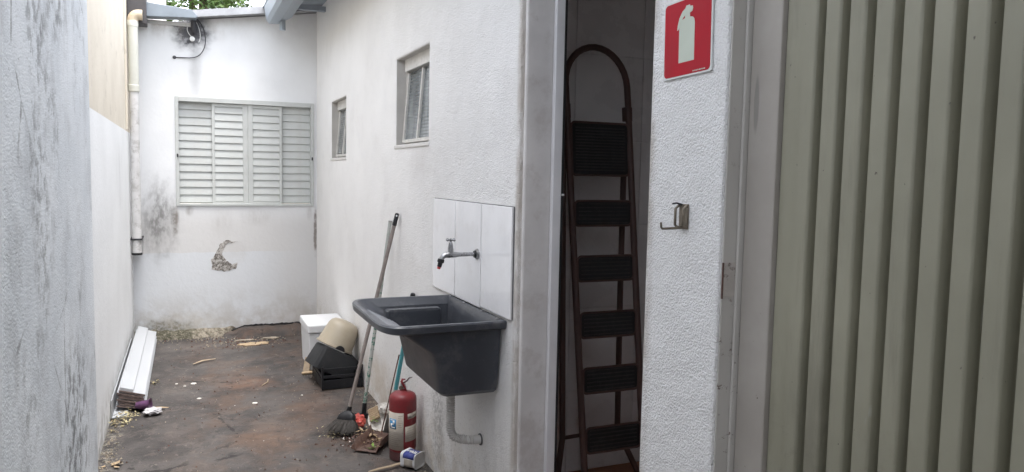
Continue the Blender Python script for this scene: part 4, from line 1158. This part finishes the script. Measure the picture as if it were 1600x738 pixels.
# ---- dustpan with long rod handle
dpn = thing('dustpan', 'rusty brown tin dustpan with a thin upright rod handle', 'dustpan', (0.97, 4.12, 0))
dc = Vector((0.962, 4.150, 0.004))
du = Vector((0.62, 0.78, 0)).normalized()         # from open lip to back
dv = Vector((-0.78, 0.62, 0)).normalized()        # across
mb = MB(); rows_ = []
prof = [(-0.11, 0.002), (-0.07, 0.004), (0.0, 0.006), (0.06, 0.010), (0.085, 0.016), (0.098, 0.028), (0.100, 0.044)]
for s_, hz in prof:
    row = []
    for i in range(15):
        a = (i/14*2 - 1)
        half = 0.070 + 0.010*(s_ < 0)*(-s_/0.13)
        lift = (max(0, abs(a) - 0.82)/0.18)**1.5 * (0.055 if s_ > -0.10 else 0.02)
        wv_ = 0.006*mnoise.noise(Vector((s_*20, a*3, 1)))
        row.append(dc + du*(s_ - 0.02*(abs(a) > 0.9)*(s_ < -0.1)) + dv*a*half + T(0, 0, hz + lift + abs(wv_)))
    rows_.append(row)
mb.loft(rows_, closed=False)
pan = mb.build('pan', M_RUST, dpn, smooth=50, solid=0.002)
MB().tube([dc + du*0.100 + T(0, 0, 0.02), dc + du*0.101 + T(0, 0, 0.05), Vector((1.148, 4.315, 0.478))], 0.0040, 8).build('rod', M_RUSTLINE, dpn, smooth=60)
def leafy(name, c_, n, spread, size, m_, label, cat, zmax=0.03, group=None, stuff=False):
    mb = MB()
    for i in range(n):
        q = Vector(c_) + Vector((random.gauss(0, spread[0]), random.gauss(0, spread[1]), abs(random.gauss(0, zmax*0.4))))
        a = random.random()*2*PI; tl = random.uniform(-0.5, 0.5)
        u_ = Vector((math.cos(a), math.sin(a), tl)).normalized()*size*random.uniform(0.5, 1.3)
        v_ = u_.cross(Vector((0.1, 0.1, 1))).normalized()*size*random.uniform(0.25, 0.6)
        w_ = u_.cross(v_).normalized()*size*0.08
        q.z = max(q.z, abs(u_.z) + 0.003)
        mb.add([q - u_, q + v_*0.8 + w_, q + u_, q - v_ + w_, q + w_*3], [(0,1,4), (1,2,4), (2,3,4), (3,0,4)])
    o = mb.build(name, m_, origin=c_)
    return tag(o, label, cat, group, 'stuff' if stuff else None)
random.seed(21)
leafy('green_leaf', (0.935, 4.085, 0.02), 3, (0.012, 0.010), 0.022, M_GREENLEAF, 'small green leaf scrap lying inside the dustpan', 'leaf')
leafy('green_leaf', (1.010, 4.42, 0.055), 4, (0.014, 0.012), 0.020, M_GREENLEAF, 'small green scrap on the rubbish behind the dustpan', 'leaf')
def crumple(name, c_, r, m_, label, cat, seed, sq_=(1, 1, 0.6), amp=0.45, sub=3):
    bm = bmesh.new(); bmesh.ops.create_icosphere(bm, subdivisions=sub, radius=1)
    for v_ in bm.verts:
        d = v_.co.normalized()
        s_ = 1 + amp*(abs(mnoise.noise(d*2.3 + Vector((seed, 0, 0))))*2 - 0.6) + 0.18*mnoise.noise(d*7 + Vector((0, seed, 0)))
        v_.co = Vector((d.x*s_*r*sq_[0], d.y*s_*r*sq_[1], d.z*s_*r*sq_[2]))
    zmin = min(v_.co.z for v_ in bm.verts)
    me = bpy.data.meshes.new(name)
    for v_ in bm.verts: v_.co.z -= zmin
    bm.to_mesh(me); bm.free(); me.materials.append(m_)
    o = bpy.data.objects.new(name, me); o.location = c_; col.objects.link(o)
    return tag(o, label, cat)
crumple('red_wrapper', (0.935, 4.46, 0.002), 0.052, M_REDBAG, 'crumpled red wrapper between broom and dustpan', 'wrapper', 3.1, (0.9, 1.1, 0.8), 0.35)
# dish leaning against the wall with a carton in it
ds = thing('white_dish', 'shallow dirty white dish propped against the wall behind the dustpan', 'dish', (1.10, 4.44, 0.0))
dax = Vector((-0.46, -0.55, 0.70)).normalized()
MB().lathe([(0.0, 0.0), (0.055, 0.002), (0.070, 0.012), (0.092, 0.034), (0.096, 0.036), (0.096, 0.033), (0.074, 0.008), (0.056, -0.004), (0.0, -0.005)], (1.098, 4.455, 0.048), dax, 32).build('dish', M_DISH, ds, smooth=45)
ct = thing('egg_carton', 'tan corrugated carton piece lying in the white dish', 'carton', (1.045, 4.47, 0.05))
cu = Vector((0.80, -0.35, 0.48)).normalized(); cw = dax.cross(cu).normalized()
for i in range(6):
    q = Vector((1.035, 4.475, 0.078)) + cw*(0.014*i - 0.030)
    MB().tube([q - cu*0.030, q + cu*0.034], 0.0085, 8).build('ridge', M_CARD, ct, smooth=60)
crumple('crumpled_paper', (1.105, 4.47, 0.075), 0.042, M_DISH, 'crumpled off white paper in the propped dish', 'paper', 8.3, (1, 0.9, 0.7), 0.35)
o = leafy('sweepings', (0.80, 4.42, 0.004), 70, (0.045, 0.05), 0.010, M_SCRAP, 'small pale sweepings heaped at the broom head', 'debris', 0.03, stuff=True)
o = leafy('sweepings', (0.93, 4.28, 0.004), 60, (0.05, 0.05), 0.010, M_CHIP, 'small chips and dirt between broom and dustpan', 'debris', 0.02, stuff=True)

random.seed(77)
leafy('brown_rubbish', (0.955, 4.27, 0.012), 80, (0.035, 0.06), 0.020, M_CARD, 'brown leaves and scraps piled between broom and dish', 'rubbish', 0.05, stuff=True)
leafy('dark_rubbish', (0.91, 4.25, 0.008), 90, (0.05, 0.07), 0.017, M_RUSTLINE, 'dark leaf litter piled between broom and dustpan', 'rubbish', 0.04, stuff=True)
# ---- foam box
fb = thing('foam_box', 'white foam cooler box with lid in the far right corner', 'box', (1.0, 6.1, 0))
def tap(x0_, x1_, y0_, y1_, z0_, z1_, d):
    return MB().add([(x0_+d,y0_+d,z0_),(x1_-d,y0_+d,z0_),(x1_-d,y1_-d,z0_),(x0_+d,y1_-d,z0_),(x0_,y0_,z1_),(x1_,y0_,z1_),(x1_,y1_,z1_),(x0_,y1_,z1_)],
                    [(0,3,2,1),(4,5,6,7),(0,1,5,4),(1,2,6,5),(2,3,7,6),(3,0,4,7)])
tap(0.858, 1.155, 5.93, 6.38, 0.0, 0.292, 0.012).build('body', M_FOAM, fb, bevel=0.010, seg=3)
MB().box(0.850, 1.163, 5.92, 6.39, 0.295, 0.362).build('lid', M_FOAM, fb, bevel=0.012, seg=3)
# ---- black crate
cr = thing('plastic_crate', 'low black slatted plastic crate on the floor before the foam box', 'crate', (1.0, 5.55, 0))
cx0, cx1, cy0, cy1, ch = 0.865, 1.158, 5.36, 5.80, 0.155
for (ax_, ay_) in ((cx0, cy0), (cx1, cy0), (cx0, cy1), (cx1, cy1)):
    MB().box(ax_ - 0.014 if ax_ == cx1 else ax_, ax_ if ax_ == cx1 else ax_ + 0.014, ay_ - 0.02 if ay_ == cy1 else ay_, ay_ if ay_ == cy1 else ay_ + 0.02, 0, ch + 0.012).build('post', M_BLACKP, cr, bevel=0.003)
for (za, zb_) in ((0.004, 0.070), (0.082, 0.104), (0.136, ch)):
    MB().box(cx0 + 0.0145, cx1 - 0.0145, cy0 + 0.003, cy0 + 0.011, za, zb_).build('side_slat', M_BLACKP, cr, bevel=0.002)
    MB().box(cx0 + 0.0145, cx1 - 0.0145, cy1 - 0.011, cy1 - 0.003, za, zb_).build('side_slat', M_BLACKP, cr, bevel=0.002)
    MB().box(cx0 + 0.003, cx0 + 0.011, cy0 + 0.0205, cy1 - 0.0205, za, zb_).build('side_slat', M_BLACKP, cr, bevel=0.002)
    MB().box(cx1 - 0.011, cx1 - 0.003, cy0 + 0.0205, cy1 - 0.0205, za, zb_).build('side_slat', M_BLACKP, cr, bevel=0.002)
MB().box(cx0 + 0.012, cx1 - 0.012, cy0 + 0.012, cy1 - 0.012, 0.003, 0.011).build('bottom', M_BLACKP, cr)
# ---- tilted black bin in the crate
bn = thing('black_bin', 'charcoal plastic bin tipped over in the black crate', 'bin', (1.0, 5.66, 0.1))
Mb = Matrix.Translation((0.985, 5.60, 0.150)) @ Matrix.Rotation(math.radians(28), 4, 'Y') @ Matrix.Rotation(math.radians(-6), 4, 'X')
def bring(hw, hd2, z_, r): return [Vector((a, b, z_)) for a, b in rrect(hw, hd2, r, 5)]
MB(Mb).loft([bring(0.130, 0.150, 0.080, 0.02), bring(0.140, 0.160, 0.070, 0.025), bring(0.156, 0.178, -0.085, 0.03), bring(0.148, 0.170, -0.085, 0.028), bring(0.128, 0.148, 0.072, 0.02)], True, True, True).build('shell', M_BIN, bn, smooth=40)
# ---- beige bucket upside down
bk = thing('beige_bucket', 'beige plastic bucket upside down on the black bin', 'bucket', (1.03, 5.68, 0.25))
bax = Vector((0.45, 0.06, 0.89)).normalized()
b0 = Vector((0.998, 5.62, 0.250))
MB().lathe([(0.138, 0.0), (0.143, 0.004), (0.143, 0.014), (0.136, 0.017), (0.128, 0.085), (0.118, 0.155), (0.107, 0.182), (0.085, 0.202), (0.045, 0.212), (0.0, 0.214)], b0, bax, 40).build('shell', M_BUCKET, bk, smooth=35)
MB().lathe([(0.130, 0.004), (0.120, 0.08), (0.105, 0.17), (0.0, 0.19)], b0, bax, 32).build('inside', M_BUCKET, bk, smooth=35)
q = b0 + Vector((-0.05, -0.125, 0.012))
ud = Vector((bax.z, 0, -bax.x)).normalized()          # along the rim, in the picture plane
nd = ud.cross(bax).normalized()
nd = nd if nd.y < 0 else -nd
MB().prism([(0.036*math.cos(PI*i/14), 0.034*math.sin(PI*i/14)) for i in range(15)], b0 + nd*0.1425 + ud*0.012 + bax*0.001, ud, bax, nd*0.003).build('grip_notch', M_BLACKP, bk)
# planks behind the crate
ob = MB().obox((0.845, 5.93, 0.055), Vector((0.012, 0.02, 0.052)), (0.022, -0.010, 0), (0.003, 0.006, 0)).build('wood_offcut', M_STICK, origin=(0.845, 5.93, 0), bevel=0.002)
tag(ob, 'short upright wood offcut leaning on the foam box', 'offcut')
ob = MB().obox((0.835, 5.86, 0.008), (0.040, 0.006, 0), (0, 0.022, 0), (0, 0, 0.006)).build('wood_offcut', M_CARD, origin=(0.835, 5.86, 0), bevel=0.002)
tag(ob, 'flat wood offcut on the floor beside the black crate', 'offcut')

# ================================================================== THINGS ALONG THE LEFT WALL
# ---- stack of white strips
ns_ = 8
for i in range(ns_):
    ya, yb = 5.30 + 0.002*((i*7) % 3), 7.33 + 0.02*((i*3) % 4)
    xa = -0.425 + 0.006*((i*5) % 3)
    tilt = 0.20 + 0.012*i
    wd = 0.155 if i else 0.165
    z0_ = 0.004 + 0.0125*i
    ux = Vector((math.cos(-tilt), 0, math.sin(-tilt))); uz = Vector((math.sin(tilt), 0, math.cos(tilt)))
    base = Vector((xa, 0, z0_ + wd*math.sin(tilt)))
    pr2 = [(0, 0), (wd, 0), (wd, 0.009), (wd*0.53, 0.009), (wd*0.52, 0.027 if i == ns_-1 else 0.0092), (0.0, 0.027 if i == ns_-1 else 0.0092)]
    m = MB(); m.prism(pr2, base + Vector((0, ya, 0)), ux, uz, (0, yb - ya, 0))
    nm = ('topmost white plastic strip of the stack along the left wall' if i == ns_-1 else
          'lowest white plastic strip of the stack along the left wall' if i == 0 else
          '%s white plastic strip from the bottom of the stack by the left wall' % ('', 'second', 'third', 'fourth', 'fifth', 'sixth', 'seventh')[i])
    s = thing('plastic_strip', nm, 'strip', (xa, ya, 0), 'stack of white plastic strips')
    m.build('strip', M_STRIP, s, bevel=0.001)
    m = MB(); m.prism([(-0.0005, -0.0012), (wd + 0.0005, -0.0012), (wd + 0.0005, 0.0088), (-0.0005, 0.0088)], base + Vector((0, ya - 0.006, 0)), ux, uz, (0, 0.0055, 0))
    m.build('cut_end', M_STRIPEND, s)
# a single strip standing against the wall behind the stack
s = thing('plastic_strip', 'narrow white strip lying on edge between the stack and the left wall', 'strip', (-0.44, 5.3, 0), 'stack of white plastic strips')
MB().prism([(-0.447, 0.003), (-0.36, 0.001), (-0.36, 0.006), (-0.441, 0.008), (-0.441, 0.115), (-0.447, 0.115)], (0, 5.16, 0), (1, 0, 0), (0, 0, 1), (0, 1.9, 0)).build('strip', M_STRIP, s)
random.seed(5)
crumple('crumpled_film', (-0.215, 5.18, 0), 0.045, M_PAPER, 'crumpled white plastic film on the floor at the strip ends', 'wrapper', 1.7, (1.2, 1.0, 0.45), 0.3)
pc = thing('purple_cup', 'purple plastic cup lying at the end of the strips', 'cup', (-0.26, 5.30, 0))
MB().lathe([(0.020, 0), (0.027, 0.03), (0.032, 0.075), (0.040, 0.085), (0.042, 0.088), (0.038, 0.086), (0.029, 0.075), (0.024, 0.03), (0.0, 0.004)], (-0.315, 5.285, 0.036), (0.97, -0.22, 0.06), 20).build('cup', M_PURPLE, pc, smooth=40)
ob = MB().tube([(-0.225, 5.30, 0.008), (-0.17, 5.285, 0.010), (-0.125, 5.28, 0.007)], [0.010, 0.011, 0.003], 6, flat=0.4).build('wood_sliver', M_CARD, origin=(-0.18, 5.29, 0), smooth=40)
tag(ob, 'brown wood sliver pointing away from the purple cup', 'sliver')
leafy('dry_leaves', (-0.375, 5.12, 0.003), 110, (0.035, 0.10), 0.016, M_SCRAP, 'dry pale leaves swept against the left wall before the strips', 'leaves', 0.03, stuff=True)
leafy('dry_leaves', (-0.225, 5.95, 0.003), 14, (0.012, 0.05), 0.018, M_SCRAP, 'few dry leaves beside the right edge of the strip stack', 'leaves', 0.02, stuff=True)
leafy('dry_leaves', (-0.37, 4.32, 0.003), 8, (0.02, 0.05), 0.024, M_CARD, 'brown dry leaf bits near the weathered wall end', 'leaves', 0.02, stuff=True)

# ---- loose chips and twigs on the floor
random.seed(31)
chips = [(0.03, 5.85, 0.022, 'largest white plaster chip on the floor left of centre'), (0.06, 5.45, 0.014, 'white plaster chip just below the largest chip'), (0.40, 5.22, 0.018, 'white plaster chip in the middle of the floor'),
         (-0.03, 5.80, 0.010, 'small white crumb left of the largest chip'), (-0.085, 5.88, 0.010, 'small white crumb nearest the strip stack'), (0.72, 5.30, 0.008, 'white crumb on the floor before the black crate')]
for (cx, cy, rr2, lb) in chips:
    poly = [(rr2*(1 + 0.3*(random.random()-0.5))*math.cos(2*PI*i/9), 0.8*rr2*(1 + 0.3*(random.random()-0.5))*math.sin(2*PI*i/9)) for i in range(9)]
    ob = MB().prism(poly, (cx, cy, -0.004), (1, 0, 0), (0, 1, 0), (0, 0, 0.006)).build('plaster_chip', M_CHIP, origin=(cx, cy, 0), bevel=0.002)
    tag(ob, lb, 'chip', 'chips on the yard floor')
ob = MB().tube([(0.03, 6.42, 0.006), (0.10, 6.50, 0.010), (0.20, 6.55, 0.006)], [0.006, 0.010, 0.005], 6, flat=0.5).build('twig', M_STICK, origin=(0.1, 6.5, 0))
tag(ob, 'pale twig on the floor beyond the white chips', 'twig')
ob = MB().tube([(0.48, 5.62, 0.004), (0.53, 5.70, 0.006), (0.54, 5.78, 0.004)], [0.003, 0.004, 0.003], 6).build('twig', M_STICK, origin=(0.5, 5.7, 0))
tag(ob, 'short curved straw on the red stain in mid floor', 'twig')

# ---- grit, dust and crumbs
def grit(name, spots, m_, label):
    mb = MB()
    for (cx, cy, sx, sy, n_, sz) in spots:
        for i in range(n_):
            q = Vector((random.gauss(cx, sx), random.gauss(cy, sy), -0.002))
            if not (L + 0.005 < q.x < R - 0.005 and q.y < B - 0.01): continue
            r_ = sz*random.uniform(0.3, 1.2)**1.5
            a = random.random()*6.28
            pts_ = [q + Vector((math.cos(a + 2.1*j)*r_*random.uniform(0.6, 1.3), math.sin(a + 2.1*j)*r_*random.uniform(0.6, 1.3), 0)) for j in range(3)]
            mb.add(pts_ + [q + Vector((random.uniform(-0.3, 0.3)*r_, random.uniform(-0.3, 0.3)*r_, 0.004 + r_*0.6))], [(0, 1, 3), (1, 2, 3), (2, 0, 3)])
    o = mb.build(name, m_)
    return tag(o, label, 'grit', None, 'stuff')
random.seed(41)
grit('floor_grit', [(0.35, 5.2, 0.45, 1.3, 200, 0.004), (-0.40, 4.8, 0.03, 0.7, 260, 0.007), (1.12, 4.6, 0.03, 0.9, 220, 0.007), (0.40, 7.42, 0.40, 0.05, 260, 0.010), (0.45, 7.15, 0.22, 0.12, 150, 0.010), (0.86, 5.9, 0.03, 0.15, 40, 0.008)], M_GRIT, 'pale grit and crumbs scattered over the yard floor')
grit('dark_crumbs', [(0.35, 5.2, 0.45, 1.3, 300, 0.006), (0.5, 7.2, 0.3, 0.15, 160, 0.012), (0.95, 4.3, 0.12, 0.15, 220, 0.007)], M_RUSTLINE, 'dark crumbs and dirt scattered over the yard floor')

# ================================================================== BEYOND THE BACK HOUSE
fbld = thing('distant_building', 'pale boarded wall rising behind the back roof beside the downpipe', 'building', (-0.9, 11.0, 0))
MB().box(-1.9, -0.24, 11.06, 12.5, -0.08, 5.2).build('wall', M_FARWALL, fbld)
for i in range(11):
    xx = -1.9 + 0.152*i
    MB().box(xx + 0.004, xx + 0.136, 11.03, 11.058, 0, 5.2).build('board', M_FARWALL, fbld, bevel=0.004)
tr = thing('leafy_tree', 'leafy green tree showing above the back roof', 'tree', (0.35, 15.2, -0.08))
trunk = [Vector((0.35, 15.2, -0.08)), Vector((0.40, 15.2, 1.4)), Vector((0.30, 15.25, 2.8)), Vector((0.36, 15.2, 4.3)), Vector((0.30, 15.2, 5.6))]
MB().tube(trunk, [0.16, 0.13, 0.11, 0.08, 0.03], 10).build('trunk', M_TRUNK, tr, smooth=60)
random.seed(17)
limbs = []
for i in range(9):
    a = 2*PI*i/9 + random.random()*0.4
    st = trunk[2].lerp(trunk[4], 0.1 + 0.08*i)
    en = st + Vector((math.cos(a)*random.uniform(0.5, 0.9), math.sin(a)*random.uniform(0.5, 0.9), random.uniform(0.3, 0.9)))
    limbs.append((st, en))
    MB().tube([st, st.lerp(en, 0.5) + Vector((0, 0, 0.08)), en], [0.05, 0.035, 0.012], 7).build('limb', M_TRUNK, tr, smooth=60)
mb = MB()
cl = []
for i in range(36):
    while True:
        d = Vector((random.uniform(-1, 1), random.uniform(-1, 1), random.uniform(-1, 1)))
        if d.length < 1: break
    cl.append((Vector((0.20, 15.2, 5.0)) + Vector((d.x*0.86, d.y*1.0, d.z*1.15)), random.uniform(0.18, 0.36)))
for (c_, r_) in cl:
    for i in range(110):
        d = Vector((random.gauss(0, 1), random.gauss(0, 1), random.gauss(0, 1))).normalized()*r_*random.uniform(0.5, 1.05)
        q = c_ + d
        u_ = Vector((random.gauss(0, 1), random.gauss(0, 1), random.gauss(0, 0.6))).normalized()*random.uniform(0.035, 0.065)
        v_ = u_.cross(Vector((random.gauss(0, 1), random.gauss(0, 1), random.gauss(0, 1)))).normalized()*u_.length*0.45
        mb.add([q - u_, q + v_, q + u_, q - v_], [(0,1,2), (0,2,3)])
o = mb.build('crown', M_LEAF, tr)
tag(o, kind='stuff')
